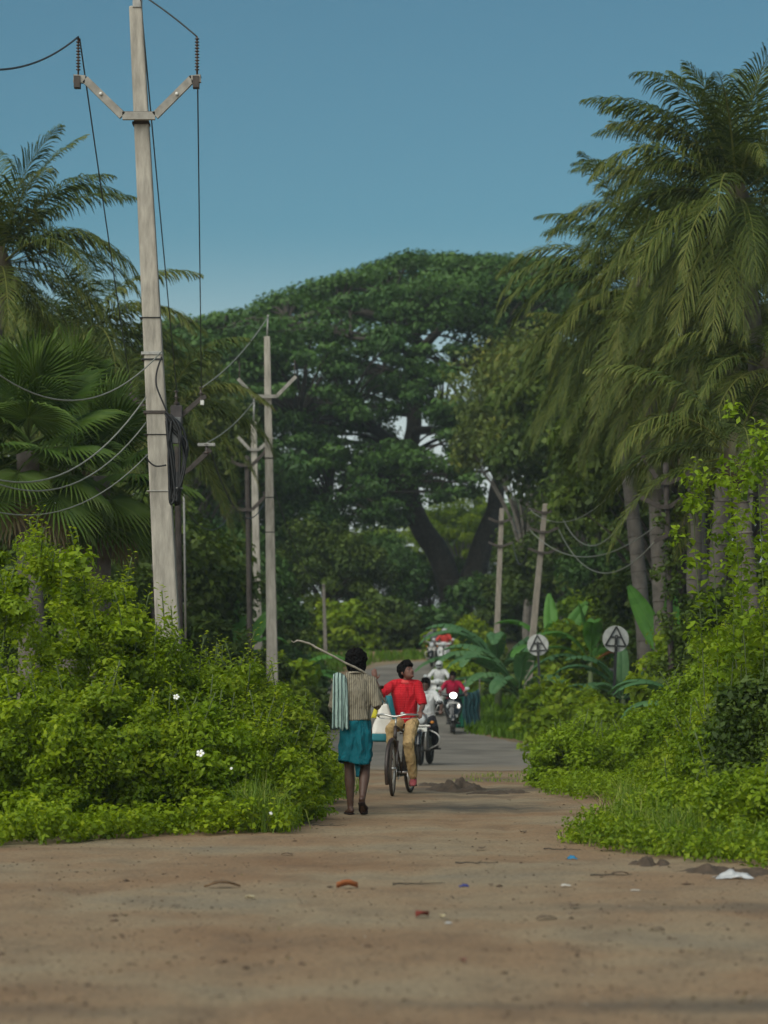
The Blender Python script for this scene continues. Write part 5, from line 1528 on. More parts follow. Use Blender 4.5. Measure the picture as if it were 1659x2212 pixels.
    # hair or helmet
    if helmet:
        hm = MB(); hm.ball(H(0, .01, .03), (.118, .135, .125), rot, 18, 12); hm.tube([H(0, .01, .03), H(0, .01, -.07)], [(.114, .13), (.10, .118)], 16, ref=rot @ Vector((1, 0, 0)))
        hm_o = obj('helmet', hm.mesh('helmet', helmet), e)
        vs = MB(); vs.ball(H(0, -.028, .012), (.098, .112, .062), rot, 16, 8); obj('visor', vs.mesh('visor', plain('visor_smoke', (.02, .022, .024), .15, .1, 5, spec=.6)), hm_o)
    else:
        hr = MB()
        if hair == 'bushy':
            hr.ball(H(0, .030, .036), (.098, .108, .102), rot, 20, 14)
            hr.ball(H(0, .055, -.03), (.096, .080, .088), rot, 14, 10)
        else:
            hr.ball(H(0, .026, .050), (.086, .098, .082), rot, 18, 12)
            hr.ball(H(0, .060, -.005), (.074, .058, .07), rot, 14, 10)
            hr.tube([H(-.055, -.05, .07), H(-.01, -.082, .072), H(.05, -.062, .066)], [.024, .026, .022], 8, rounded=True)
            hr.tube([H(-.04, -.03, .11), H(.02, -.05, .118), H(.06, -.03, .10)], [.03, .03, .026], 8, rounded=True)
            for s in (-1, 1): hr.ball(H(.070 * s, .005, .015), (.014, .035, .04), rot, 8, 6)
        nt_ = 110 if hair == 'bushy' else 70
        for k in range(nt_):
            q = unit(1)[0]
            if q[1] < -.25 and q[2] < .55: continue
            rr_ = (.095, .103, .099) if hair == 'bushy' else (.082, .094, .078)
            c_ = (0, .032, .036) if hair == 'bushy' else (0, .026, .052)
            if q[2] < -.55: continue
            hr.ball(H(c_[0] + q[0] * rr_[0], c_[1] + q[1] * rr_[1], c_[2] + q[2] * rr_[2]), float(rng.uniform(.012, .022)) * (1.0 if hair == 'bushy' else .75), None, 8, 6)
        obj('hair', remesh(hr, .006, 1, 'hair', HAIR, (.012 if hair == 'bushy' else .007, 34, (1, 1, 1))), e)
    if face_detail:
        for s in (-1, 1):
            ey = MB(); ey.ball((0, 0, 0), (.010, .006, .0045), rot, 10, 8)
            eo = ey.build('eye', EYEW, e, loc=H(.030 * s, -.0795, .008))
            pu = MB(); pu.ball((0, 0, 0), .0055, None, 8, 6); pu.build('iris', EYEB, eo, loc=rot @ Vector((0, -.006, 0)))
        lp_ = MB(); lp_.tube([H(-.022, -.084, -.060), H(0, -.092, -.057), H(.022, -.084, -.060)], [.004, .008, .004], 6, rounded=True)
        lp_.build('mouth', LIP, e)
    if shoes:
        for k in 'ab':
            s_ = MB(); An, To = Vector(J['an_' + k]), Vector(J['toe_' + k])
            foot_shape(s_, An, To, b, 1.25)
            obj('shoe', remesh(s_, .01, 2, 'shoe', shoes), e)
    return e, H, rot

# ---- the walking man -------------------------------------------------
SHIRT_M = striped('shirt_striped', (.235, .205, .150), (.115, .097, .072), .021, .42)
TOWEL = striped('towel_striped', (.30, .40, .36), (.055, .075, .072), .036, .30)
LUNGI = cloth('lungi_teal', (.005, .090, .115), .3, 7)
my, mx_ = 24.5, xat(770, 24.5)
JM = dict(pelvis=vv(.0, 0, .965), waist=vv(-.005, .0, 1.07), chest=vv(-.01, .015, 1.25), neck=vv(-.012, .035, 1.435), head=vv(-.012, .075, 1.555),
          sh_a=vv(-.168, .01, 1.352), el_a=vv(-.235, .03, 1.10), wr_a=vv(-.17, .23, 1.02),
          sh_b=vv(.142, .01, 1.352), el_b=vv(.215, -.05, 1.105), wr_b=vv(.205, .17, 1.20),
          hip_a=vv(-.075, 0, .86), kn_a=vv(-.072, .055, .47), an_a=vv(-.062, .07, .075), toe_a=vv(-.095, .24, .02),
          hip_b=vv(.075, 0, .86), kn_b=vv(.088, -.005, .47), an_b=vv(.060, -.20, .165), toe_b=vv(.072, -.075, .02))
man, HM, _ = person('man walking away in striped shirt, teal lungi and towel, stick on shoulder', (mx_, my, 0), JM, dict(skin=SKIN, shirt=SHIRT_M, collar=plain('collar_pale', (.36, .31, .24), .85, .1, 20)),
                    .0088, (R(12), R(4)), True, 1.25, hands={'b': (vv(.1, .35, .9), vv(-.9, .2, .1), 1.0, 1), 'a': (vv(.35, .9, -.1), vv(0, .1, 1), .7, -1)}, hair='bushy', legs_bare=True, face_detail=True, wrinkle=.011, waist_k=.86)
# lungi: one wrap of cloth, folded up to the knee
mb = MB(); rows = []
nz_ = 26
for j in range(nz_ + 1):
    t = j / nz_; z = 1.0 - t * .465
    row = []
    for i in range(64):
        a = 2 * math.pi * i / 64
        rx = .134 + .026 * math.sin(min(1, t * 1.4) * math.pi / 2) + .004 * t; ry = .106 + .055 * t
        fold = .009 * math.sin(a * 7 + 6 * t) * t + .024 * noise.noise((math.cos(a) * 2.2, math.sin(a) * 2.2, z * 9)) + .010 * noise.noise((math.cos(a) * 5, math.sin(a) * 5, z * 16))
        stride = -.035 * t * (math.cos(a) > 0) * math.cos(a) + .02 * t * (math.cos(a) < 0)
        sag = .02 * math.sin(a * 2 + .6) * (t > .9)
        row.append(Vector((math.cos(a) * (rx + fold) - .012 * t, math.sin(a) * (ry + fold) + stride - .005, z + sag)))
    row.append(row[0]); rows.append(row)
mb.sheet(rows)
lg = mb.build('lungi', LUNGI, man, solid=.006)
mb = MB(); mb.sheet([[Vector((.012 + dx * (1 - t * .45), -.10 + .02 * math.sin(t * 4 + dx * 60), .56 - t * .17)) for dx in (-.03, -.012, .008, .03)] for t in np.linspace(0, 1, 8)])
mb.build('hanging_end', LUNGI, lg, solid=.006)
mb = MB(); mb.tube([Vector((math.cos(a) * .120, math.sin(a) * .094, .985 + .008 * math.sin(a * 3))) for a in np.linspace(0, 2 * math.pi, 40)], .016, 8)
mb.build('waist_roll', LUNGI, lg)
# towel over the shoulder
mb = MB(); rows = []
prof = [(.13, 1.02), (.135, 1.15), (.13, 1.28), (.10, 1.38), (.045, 1.435), (-.02, 1.448), (-.075, 1.43), (-.115, 1.37), (-.14, 1.26), (-.152, 1.12), (-.158, .98), (-.160, .88)]
cp = catmull([(y_, z_) for y_, z_ in prof], 5)
m_ = len(cp)
for j in range(m_):
    t = j / (m_ - 1); row = []
    for i in range(34):
        s = i / 33
        xc = -.168 + (s - .5) * (.125 + .09 * max(0, t - .45)) + .020 * max(0, t - .5)
        f_ = .013 * math.sin(s * 22 + 1.5 * t) * (.35 + t) + .009 * noise.noise((s * 5, t * 4, 2))
        drop = .05 * noise.noise((s * 6, 1, 3)) * max(0, (t - .85) / .15)
        lift = -.045 * ((s - .35) * 1.6) ** 2 * (1 if .3 < t < .65 else .3)
        row.append(Vector((xc, cp[j][0] - f_ * (1 if t > .45 else -1), cp[j][1] + lift + drop)))
    rows.append(row)
mb.sheet(rows)
tw = mb.build('towel', TOWEL, None, solid=.005, loc=(mx_, my, 0))
tag(tw, 'pale green striped towel hanging over the walking man\'s left shoulder', 'towel')
# sandals
SOLE = plain('sandal_rubber', (.022, .011, .010), .8, .3, 12)
for k, (heel, toe, up_) in enumerate(((vv(-.055, .01, .014), vv(-.10, .27, .012), vv(0, 0, 1)), (vv(.052, -.265, .135), vv(.080, -.055, .010), vv(0, .55, .83)))):
    mb = MB(); d = (toe - heel); 
    mb.tube([heel, heel + d * .3, heel + d * .65, heel + d * .97], [(.036, .010), (.036, .010), (.048, .010), (.038, .009)], 12, ref=vv(1, 0, 0), rounded=True)
    so = mb.build('sandal', SOLE, man)
    sm = MB(); c = heel + d * .62; sm.torus(c + up_ * .012, d, .045, .007, 14, 6, (-.2, math.pi + .2)); sm.build('strap', SOLE, so)
# knobbly stick
mb = MB(); P_ = [(-.60, -.42, 1.757), (-.575, -.40, 1.762), (-.53, -.38, 1.752), (-.44, -.33, 1.722), (-.39, -.31, 1.69), (-.30, -.26, 1.645), (-.22, -.21, 1.607), (-.10, -.145, 1.54), (.02, -.07, 1.485), (.10, .0, 1.437), (.155, .07, 1.375), (.205, .15, 1.30), (.25, .22, 1.22), (.29, .28, 1.15)]
cv = catmull(P_, 5)
cv = cv + np.array([[0, 0, .006 * noise.noise((q[0] * 18, 0, 1))] for q in cv])
mb.tube(cv, [(.0105 + .004 * noise.noise((i * .6, 3, 3))) for i in range(len(cv))], 8)
sk = mb.build('walking_stick', plain('bare_wood', (.36, .31, .25), .8, .35, 22, .3), None, loc=(mx_, my, 0))
tag(sk, 'crooked bare wooden stick laid across the walking man\'s shoulder', 'stick')
mb = MB(); mb.tube([cv[1], cv[1] + np.array([-.03, -.02, -.015]), cv[1] + np.array([-.05, -.03, .004])], [.007, .006, .003], 6); mb.build('twig_stub', plain('bare_wood', (.36, .31, .25)), sk)

# ---- bicycle ---------------------------------------------------------------
RUB = plain('tyre_rubber', (.022, .020, .018), .85, .3, 14, .2); RUBB = plain('tyre_dusty', (.06, .045, .033), .9, .35, 9)
CHROME = plain('worn_chrome', (.55, .53, .50), .35, .15, 12, metal=.8); BFRAME = plain('frame_brown', (.035, .022, .017), .45, .4, 9, spec=.5); RIM = plain('rim_steel', (.30, .26, .22), .5, .3, 10, metal=.6)
LEATH = plain('saddle_black', (.014, .012, .011), .6, .3, 12)
front, rear = Vector((xat(847.5, 29.7), 29.7, 0)), Vector((xat(886, 30.8), 30.8, 0))
bmid = (front + rear) / 2
bdir = (front - rear); wb = bdir.length; bdir.normalize()
brot = math.atan2(bdir.y, bdir.x)
BK = thing('bicycle', 'old black roadster bicycle ridden towards the photographer', 'bicycle', bmid, brot)
def wheel(parent, c, r, steer, spokes=32, tyre=.021, tm=RUBB, name='wheel'):
    mb = MB(); mb.torus((0, 0, 0), (0, 1, 0), r - tyre, tyre, 44, 8)
    w = mb.build(name, tm, parent, loc=c, rot=(0, 0, steer))
    mb = MB(); mb.torus((0, 0, 0), (0, 1, 0), r - tyre * 2.1, .013, 44, 6); mb.build('rim', RIM, w)
    mb = MB(); mb.tube([(0, -.05, 0), (0, .05, 0)], .022, 10); mb.build('hub', CHROME, w)
    for k in range(spokes):
        a = 2 * math.pi * k / spokes; b_ = a + (.28 if k % 4 < 2 else -.28); s = .032 if k % 2 else -.032
        q = MB(); q.tube([(math.cos(b_) * .02, s, math.sin(b_) * .02), (math.cos(a) * (r - tyre * 2), 0, math.sin(a) * (r - tyre * 2))], .0016, 4); q.build('spoke', CHROME, w)
    return w
rw = .338
hf = wb / 2
wheel(BK, (hf, 0, rw), rw, R(7)); wheel(BK, (-hf, 0, rw), rw, 0)
mb = MB()
bb = vv(-.02, 0, .28); seat_top = vv(-.24, 0, .82); head_t = vv(hf - .20, 0, .86); head_b = vv(hf - .145, 0, .68); axr = vv(-hf, 0, rw)
mb.tube([bb, seat_top], .016, 10); mb.tube([bb, head_b + vv(-.01, 0, .02)], .017, 10); mb.tube([seat_top + vv(.01, 0, -.05), head_t], .015, 10); mb.tube([head_t, head_b], .021, 10)
for s in (-1, 1):
    mb.tube([bb + vv(0, .03 * s, 0), axr + vv(0, .055 * s, 0)], .009, 8); mb.tube([seat_top + vv(0, .02 * s, -.06), axr + vv(0, .055 * s, 0)], .008, 8)
mb.build('frame', BFRAME, BK)
mb = MB()
for s in (-1, 1): mb.tube([head_b + vv(.005, .04 * s, -.01), vv(hf - .03, .055 * s, rw + .12), vv(hf, .055 * s, rw)], .011, 8)
mb.tube([head_b + vv(0, -.05, -.01), head_b + vv(0, .05, -.01)], .014, 8)
mb.build('fork', BFRAME, BK)
hb = mb = MB()
stem = head_t + vv(-.02, 0, .10)
mb.tube([head_t, stem], .012, 8)
hpts = [stem + vv(-.22, -.27, .03), stem + vv(-.06, -.245, .04), stem + vv(.05, -.14, .045), stem + vv(.06, 0, .02), stem + vv(.05, .14, .045), stem + vv(-.06, .245, .04), stem + vv(-.22, .27, .03)]
mb.tube(catmull(hpts, 5), .0125, 8)
hbo = mb.build('handlebar', CHROME, BK)
for s in (-1, 1):
    q = MB(); q.tube([stem + vv(-.12, .258 * s, .036), stem + vv(-.24, .272 * s, .028)], .017, 8, rounded=True); q.build('grip', RUB, hbo)
    q = MB(); q.tube([stem + vv(-.12, .25 * s, .015), stem + vv(-.02, .2 * s, 0), stem + vv(.03, .06 * s, -.01)], .006, 6); q.build('brake_lever', CHROME, hbo)
mb = MB(); mb.ball((0, 0, 0), (.03, .03, .02)); mb.build('bell', CHROME, hbo, loc=stem + vv(.03, .09, .06))
mb = MB(); mb.ball((-.29, 0, .875), (.13, .085, .035)); mb.ball((-.17, 0, .87), (.11, .035, .025)); mb.tube([(-.24, 0, .80), (-.25, 0, .86)], .013, 8); obj('saddle', remesh(mb, .012, 2, 'saddle', LEATH), BK)
mb = MB(); mb.torus((hf, 0, rw), (0, 1, 0), rw + .022, .026, 22, 6, (-R(35), R(120)), 1.0); mb.build('mudguard', BFRAME, BK)
mb = MB(); mb.torus((-hf, 0, rw), (0, 1, 0), rw + .022, .026, 26, 6, (-R(110), R(50)), 1.0); mb.build('mudguard', BFRAME, BK)
mb = MB(); 
for s in (-1, 1): mb.tube([(-hf - .22, .07 * s, .76), (-.26, .07 * s, .76)], .008, 6); mb.tube([(-hf, .06 * s, rw), (-hf - .12, .07 * s, .76)], .006, 6)
for k in range(4): mb.tube([(-.32 - k * .13, -.07, .76), (-.32 - k * .13, .07, .76)], .007, 6)
mb.build('carrier', BFRAME, BK)
mb = MB(); mb.torus(bb + vv(0, -.05, 0), (0, 1, 0), .09, .006, 24, 5); mb.tube([bb + vv(0, -.07, 0), bb + vv(0, .07, 0)], .016, 8); mb.build('chainring', CHROME, BK)
mb = MB(); mb.taper(bb + vv(.02, -.055, -.06), (.6, .012), bb + vv(-.02, -.055, .10), (.5, .012)); mb.v = [(x - .22, y, z) for x, y, z in mb.v]; mb.build('chain_guard', BFRAME, BK, smooth=False, bevel=.004)
ped_a = bb + vv(.03, -.12, .165); ped_b = bb + vv(-.03, .12, -.165)     # lateral +y is picture right here
for pd, s in ((ped_a, -1), (ped_b, 1)):
    mb = MB(); mb.tube([bb + vv(0, .07 * s, 0), pd - vv(0, .03 * s, 0)], .009, 6); mb.build('crank', CHROME, BK)
    mb = MB(); mb.box((0, 0, 0), (.08, .09, .022)); mb.build('pedal', RUB, BK, loc=pd + vv(0, .02 * s, 0), smooth=False, bevel=.004)
brm = Matrix.Rotation(brot, 3, 'Z')
bl = lambda f_, l_, z_: brm @ Vector((f_, l_, z_))
# with the bike pointing at the camera, its +y side lies at picture right
BRED = striped('shirt_red_check', (.50, .010, .020), (.33, .005, .012), .020, .35, 0, .8, (2, .022, .3, (.58, .03, .04)))
KHAKI = cloth('trousers_khaki', (.42, .285, .135), .15, 9)
seat = bl(-.27, 0, .90)
sh_y = vv(0, 0, 0)
c0 = seat + vv(-.005, -.06, 0)
JB = dict(pelvis=seat + vv(0, -.01, .045), waist=seat + vv(0, -.03, .17), chest=seat + vv(-.005, -.06, .37), neck=seat + vv(.0, -.085, .525), head=seat + vv(.012, -.115, .645),
          sh_a=seat + vv(-.165, -.08, .475), el_a=seat + vv(-.315, -.20, .355), wr_a=seat + vv(-.385, -.28, .53),
          sh_b=seat + vv(.155, -.08, .475), el_b=seat + vv(.215, -.14, .21), wr_b=bl(*(stem + vv(-.20, .27, .075))),
          hip_a=seat + vv(-.08, -.03, .0), kn_a=bl(.20, -.10, .82), an_a=bl(.04, -.11, .53), toe_a=bl(.16, -.12, .465),
          hip_b=seat + vv(.08, -.03, .0), kn_b=bl(.14, .115, .64), an_b=bl(-.07, .14, .215), toe_b=bl(.03, .15, .115))
boy, HB, _ = person('boy in red checked shirt and khaki trousers riding the bicycle, head turned aside', bmid, JB, dict(skin=SKIN2, shirt=BRED, trousers=KHAKI, collar=plain('collar_red', (.66, .06, .06), .8, .1, 20)),
                    .0085, (R(46), R(20)), False, .92, 1.93, hands={'a': (vv(-.12, -.1, 1), vv(0, -1, 0), .12, 1), 'b': (vv(-.1, -1, -.25), vv(.1, -.3, 1), 1.05, -1)}, shirt_drop=.06, wrinkle=.010, build=.93, waist_k=.86)
RSH = plain('shoe_red', (.24, .045, .05), .6, .3, 12)
for k in 'ab':
    mb = MB(); foot_shape(mb, JB['an_' + k], JB['toe_' + k] + vv(0, 0, -.004), .97, 1.25); obj('sandal', remesh(mb, .009, 2, 'sandal', RSH), boy)

# bag hung on the boy's outstretched arm
BAGW = plain('bag_white', (.62, .58, .52), .8, .12, 5, .3, var2=(.74, .70, .64)); BAGT = plain('bag_teal', (.008, .13, .16), .7, .2, 9); BAGY = plain('bag_yellow', (.55, .48, .03), .7, .2, 9)
bl0 = bmid + JB['el_a'] + vv(.045, .02, -.04)
BGS = 1.28
BG = thing('carry_bag', 'white carry bag with teal base hanging from the cycling boy\'s arm', 'bag', bl0)
def bag_rows(z0, z1, n, w0, w1, d0, d1, x0, x1):
    rows = []
    for j in range(n + 1):
        t = j / n; z = z0 + (z1 - z0) * t; w = w0 + (w1 - w0) * t; d = d0 + (d1 - d0) * t; x = x0 + (x1 - x0) * t
        row = []
        for i in range(40):
            a = 2 * math.pi * i / 40
            k = 1 + .10 * noise.noise((math.cos(a) * 2.5, math.sin(a) * 2.5, z * 12)) + .05 * noise.noise((math.cos(a) * 6, math.sin(a) * 6, z * 20))
            cx = math.copysign(abs(math.cos(a)) ** .7, math.cos(a)); cy = math.copysign(abs(math.sin(a)) ** .8, math.sin(a))
            row.append(Vector((x + cx * w * k, cy * d * k, z)))
        row.append(row[0]); rows.append(row)
    return rows
BG.scale = (BGS,) * 3
mb = MB(); mb.sheet(bag_rows(-.06, -.36, 14, .035, .125, .02, .055, .0, -.012)); mb.build('sack', BAGW, BG, solid=.004)
mb = MB(); r_ = bag_rows(-.355, -.425, 5, .127, .138, .056, .062, -.012, -.016); 
for row in r_:
    for p_ in row: p_.z += .10 * (p_.x + .016) * (-.25)
r_.append([Vector((p_.x * .55 - .006, p_.y * .5, -.432)) for p_ in r_[-1]]); mb.sheet(r_); mb.build('base', BAGT, BG, solid=.004)
mb = MB(); mb.sheet([[Vector((.035 + .075 * t + dx, -.045 - .012 * math.sin(t * 5), .02 - .26 * t)) for dx in (-.02, .0, .018 + .02 * (1 - t))] for t in np.linspace(0, 1, 10)]); mb.build('side_strip', BAGT, BG, solid=.005)
for s in (-1, 1):
    mb = MB(); mb.tube(catmull([(.03 * s, -.012, -.07), (.022 * s, -.02, .0), (.0, -.01, .045), (-.0, .02, .045), (.02 * s, .02, -.07)], 5), (.005), 6); mb.build('handle', BAGT, BG)
mb = MB(); mb.sheet(bag_rows(-.07, -.2, 6, .012, .026, .02, .025, -.075, -.105)); mb.build('yellow_pouch', BAGY, BG, solid=.004)

# ---- motorcycles and scooters -------------------------------------------------
PBLK = plain('paint_black', (.012, .012, .014), .25, .3, 5, spec=.6, coat=.4); PGREY = plain('paint_grey', (.16, .16, .165), .35, .2, 5, spec=.5, coat=.3); PWHT = plain('paint_white', (.62, .62, .60), .35, .08, 5, spec=.5, coat=.3)
ENG = plain('engine_alloy', (.12, .115, .11), .5, .3, 14, metal=.6); GLS = plain('lamp_glass', (.45, .47, .48), .12, .1, 6, spec=.7); PLATE = plain('plate_white', (.62, .61, .56), .5, .05, 10); AMB = plain('indicator_amber', (.55, .2, .02), .3, .1, 10)
LIT = plain('headlamp_lit', (1, 1, 1), .3, 0, 5, emit=(1.0, .97, .9, 6.0)); LIT2 = plain('indicator_lit', (1, .95, .85), .3, 0, 5, emit=(1.0, .95, .86, .7))

def lettering(parent, text, size, loc, rot, mat, name='lettering'):
    cu = bpy.data.curves.new(name, 'FONT'); cu.body = text; cu.size = size; cu.align_x = 'CENTER'; cu.align_y = 'CENTER'; cu.extrude = .001
    cu.materials.append(mat)
    o = link(bpy.data.objects.new(name, cu)); o.parent = parent; o.location = loc; o.rotation_euler = rot
    return o

def moto_wheel(e, c, r, w, steer=0.0):
    mb = MB(); mb.torus((0, 0, 0), (0, 1, 0), r - w, w, 32, 10)
    o = mb.build('wheel', RUB, e, loc=c, rot=(0, 0, steer))
    q = MB(); q.torus((0, 0, 0), (0, 1, 0), r - w * 2, .018, 30, 6); q.build('rim', ENG, o)
    q = MB(); q.tube([(0, -.06, 0), (0, .06, 0)], .06, 14); q.build('hub', ENG, o)
    for k in range(6):
        a = k * math.pi / 3; q = MB(); q.tube([(math.cos(a) * .05, 0, math.sin(a) * .05), (math.cos(a) * (r - w * 2), 0, math.sin(a) * (r - w * 2))], .014, 6); q.build('spoke', ENG, o)
    return o

def motorcycle(label, pos, rz, lit=False):
    """local +x is forward"""
    e = thing('motorcycle', label, 'motorcycle', pos, rz, 'two-wheelers on the road')
    moto_wheel(e, (.64, 0, .30), .30, .045); moto_wheel(e, (-.64, 0, .30), .30, .055)
    mb = MB()
    for s in (-1, 1): mb.tube([(.64, .085 * s, .30), (.50, .085 * s, .66), (.44, .085 * s, .86)], [.026, .024, .02], 8)
    mb.build('fork', CHROME, e)
    mb = MB(); mb.torus((.64, 0, .30), (0, 1, 0), .335, .05, 18, 8, (-R(40), R(75)), 1.25); mb.build('mudguard', PBLK, e)
    mb = MB(); mb.torus((-.64, 0, .30), (0, 1, 0), .345, .055, 16, 8, (-R(80), R(20)), 1.25); mb.build('mudguard', PBLK, e)
    mb = MB(); mb.ball((.05, 0, .0), (.30, .125, .125), None, 16, 12); mb.ball((.18, 0, .02), (.14, .14, .10), None, 14, 10); o = obj('tank', remesh(mb, .018, 2, 'tank', PBLK), e); o.location = (.10, 0, .78)
    mb = MB(); mb.ball((-.22, 0, .78), (.22, .115, .055), None, 14, 8); mb.ball((-.55, 0, .82), (.24, .11, .055), None, 14, 8); obj('seat', remesh(mb, .016, 2, 'seat', LEATH), e)
    mb = MB(); mb.box((.08, 0, .40), (.34, .22, .28)); mb.box((.14, 0, .58), (.16, .18, .16)); mb.build('engine', ENG, e, bevel=.03, smooth=False)
    mb = MB(); mb.tube([(.44, 0, .84), (.32, 0, .66), (.26, 0, .34), (-.1, 0, .26), (-.2, 0, .5), (-.62, 0, .66)], .024, 8); mb.build('frame', PBLK, e)
    mb = MB(); mb.tube([(.22, -.1, .42), (.2, -.15, .24), (-.1, -.16, .22), (-.75, -.17, .30)], [.022, .022, .03, .045], 10); mb.build('exhaust', CHROME, e)
    mb = MB(); mb.tube(catmull([(.24, -.36, .98), (.36, -.27, 1.0), (.45, -.1, .95), (.45, .1, .95), (.36, .27, 1.0), (.24, .36, .98)], 5), .013, 8); hb_ = mb.build('handlebar', CHROME, e)
    for s in (-1, 1):
        q = MB(); q.tube([(.33, .295 * s, .997), (.23, .37 * s, .98)], .019, 8); q.build('grip', RUB, hb_)
        q = MB(); q.tube([(.36, .24 * s, 1.0), (.37, .31 * s, 1.14)], .006, 6); q.build('mirror_stem', CHROME, hb_)
        q = MB(); q.ball((.37, .33 * s, 1.17), (.018, .062, .042)); q.build('mirror', PBLK, hb_)
        q = MB(); q.ball((.52, .21 * s, .80), (.04, .035, .028)); q.build('indicator', AMB, e)
    mb = MB(); mb.ball((.50, 0, .86), (.11, .125, .135), None, 16, 12); cw = obj('headlamp_cowl', remesh(mb, .014, 1, 'headlamp_cowl', PGREY), e)
    mb = MB(); mb.ball((.585, 0, .85), (.035, .092, .085), None, 16, 10); mb.build('headlamp', LIT if lit else GLS, e)
    mb = MB(); mb.box((0, 0, 0), (.006, .24, .075)); pl = mb.build('number_plate', PLATE, e, loc=(.60, 0, .665), smooth=False)
    mb = MB(); mb.box((.56, 0, .735), (.05, .36, .03)); mb.build('crash_bar', CHROME, e, smooth=False, bevel=.008)
    mb = MB(); mb.tube(catmull([(.32, -.12, .30), (.34, -.30, .40), (.34, -.30, .56), (.30, -.12, .66)], 4), .013, 8); mb.build('leg_guard', CHROME, e); mb = MB(); mb.tube(catmull([(.32, .12, .30), (.34, .30, .40), (.34, .30, .56), (.30, .12, .66)], 4), .013, 8); mb.build('leg_guard', CHROME, e)
    for s in (-1, 1):
        q = MB(); q.tube([(-.02, .1 * s, .30), (-.02, .30 * s, .30)], .016, 8); q.build('footrest', RUB, e)
    mb = MB(); mb.box((-.86, 0, .72), (.05, .18, .08)); mb.build('tail_lamp', plain('lamp_red', (.4, .02, .02), .3, .1, 9), e, bevel=.012, smooth=False)
    return e

def scooter(label, pos, rz, paint, lit=True):
    e = thing('scooter', label, 'scooter', pos, rz, 'two-wheelers on the road')
    moto_wheel(e, (.60, 0, .215), .215, .05); moto_wheel(e, (-.60, 0, .215), .215, .05)
    mb = MB(); mb.torus((.60, 0, .215), (0, 1, 0), .25, .055, 14, 8, (-R(60), R(65)), 1.3); mb.build('mudguard', PBLK, e)
    # front apron: shield with a pointed lower edge
    mb = MB(); rows = []
    for t in np.linspace(0, 1, 13):
        z = .30 + .62 * t
        w = .10 + .15 * math.sin(min(1, t * 1.25) * math.pi / 2) - .05 * max(0, t - .75) / .25
        xb = .60 - .20 * t
        rows.append([Vector((xb - .16 * (s_ ** 2), w * s_, z)) for s_ in np.linspace(-1, 1, 11)])
    mb.sheet(rows); ap = mb.build('apron', paint, e, solid=.03)
    mb = MB(); mb.box((.565, 0, .80), (.03, .30, .03)); mb.build('chrome_trim', CHROME, e, smooth=False, bevel=.006)
    mb = MB(); rows = [[Vector((.60 - .20 * t - .10 * s_ ** 2, (.03 + .06 * t) * s_, .34 + .42 * t)) for s_ in (-1, -.5, 0, .5, 1)] for t in np.linspace(0, 1, 6)]; mb.sheet(rows); mb.build('centre_panel', PBLK, e, solid=.02, loc=(.03, 0, 0))
    for s in (-1, 1):
        q = MB(); q.ball((.47, .145 * s, .72), (.05, .04, .065), None, 10, 8); q.build('indicator', LIT2 if (lit and s > 0) else GLS, e)
    mb = MB(); mb.box((0, 0, 0), (.006, .22, .075)); mb.build('number_plate', plain('plate_dull', (.32, .32, .31), .5, .1, 9), e, loc=(.625, 0, .46), smooth=False)
    # handlebar cover with headlamp
    mb = MB(); mb.ball((.40, 0, 1.0), (.12, .16, .095), None, 16, 12); mb.tube([(.36, -.30, 1.02), (.38, -.12, 1.0), (.38, .12, 1.0), (.36, .30, 1.02)], [.03, .06, .06, .03], 10); hc = obj('handlebar_cover', remesh(mb, .016, 2, 'handlebar_cover', paint), e)
    mb = MB(); mb.ball((.50, 0, 1.0), (.04, .09, .075), None, 16, 12); mb.build('headlamp', LIT if lit else GLS, hc)
    for s in (-1, 1):
        q = MB(); q.tube([(.36, .27 * s, 1.02), (.31, .37 * s, 1.01)], .02, 8); q.build('grip', RUB, hc)
        q = MB(); q.tube([(.37, .24 * s, 1.05), (.36, .34 * s, 1.16)], .006, 6); q.build('mirror_stem', CHROME, hc)
        q = MB(); q.ball((.36, .37 * s, 1.18), (.02, .065, .045), None, 12, 8); q.build('mirror', GLS, hc)
    mb = MB(); mb.tube([(.42, 0, .98), (.52, 0, .55), (.58, 0, .26)], .035, 8); mb.build('steering_column', PBLK, e)
    mb = MB(); mb.box((.14, 0, .27), (.52, .36, .06)); mb.build('floorboard', PBLK, e, bevel=.015, smooth=False)
    mb = MB(); mb.ball((-.45, 0, .50), (.45, .19, .20), None, 16, 12); mb.box((-.3, 0, .42), (.34, .30, .26)); obj('rear_body', remesh(mb, .02, 3, 'rear_body', paint), e)
    mb = MB(); mb.ball((-.25, 0, .76), (.26, .14, .06), None, 14, 8); mb.ball((-.58, 0, .79), (.26, .12, .06), None, 14, 8); obj('seat', remesh(mb, .016, 2, 'seat', LEATH), e)
    return e

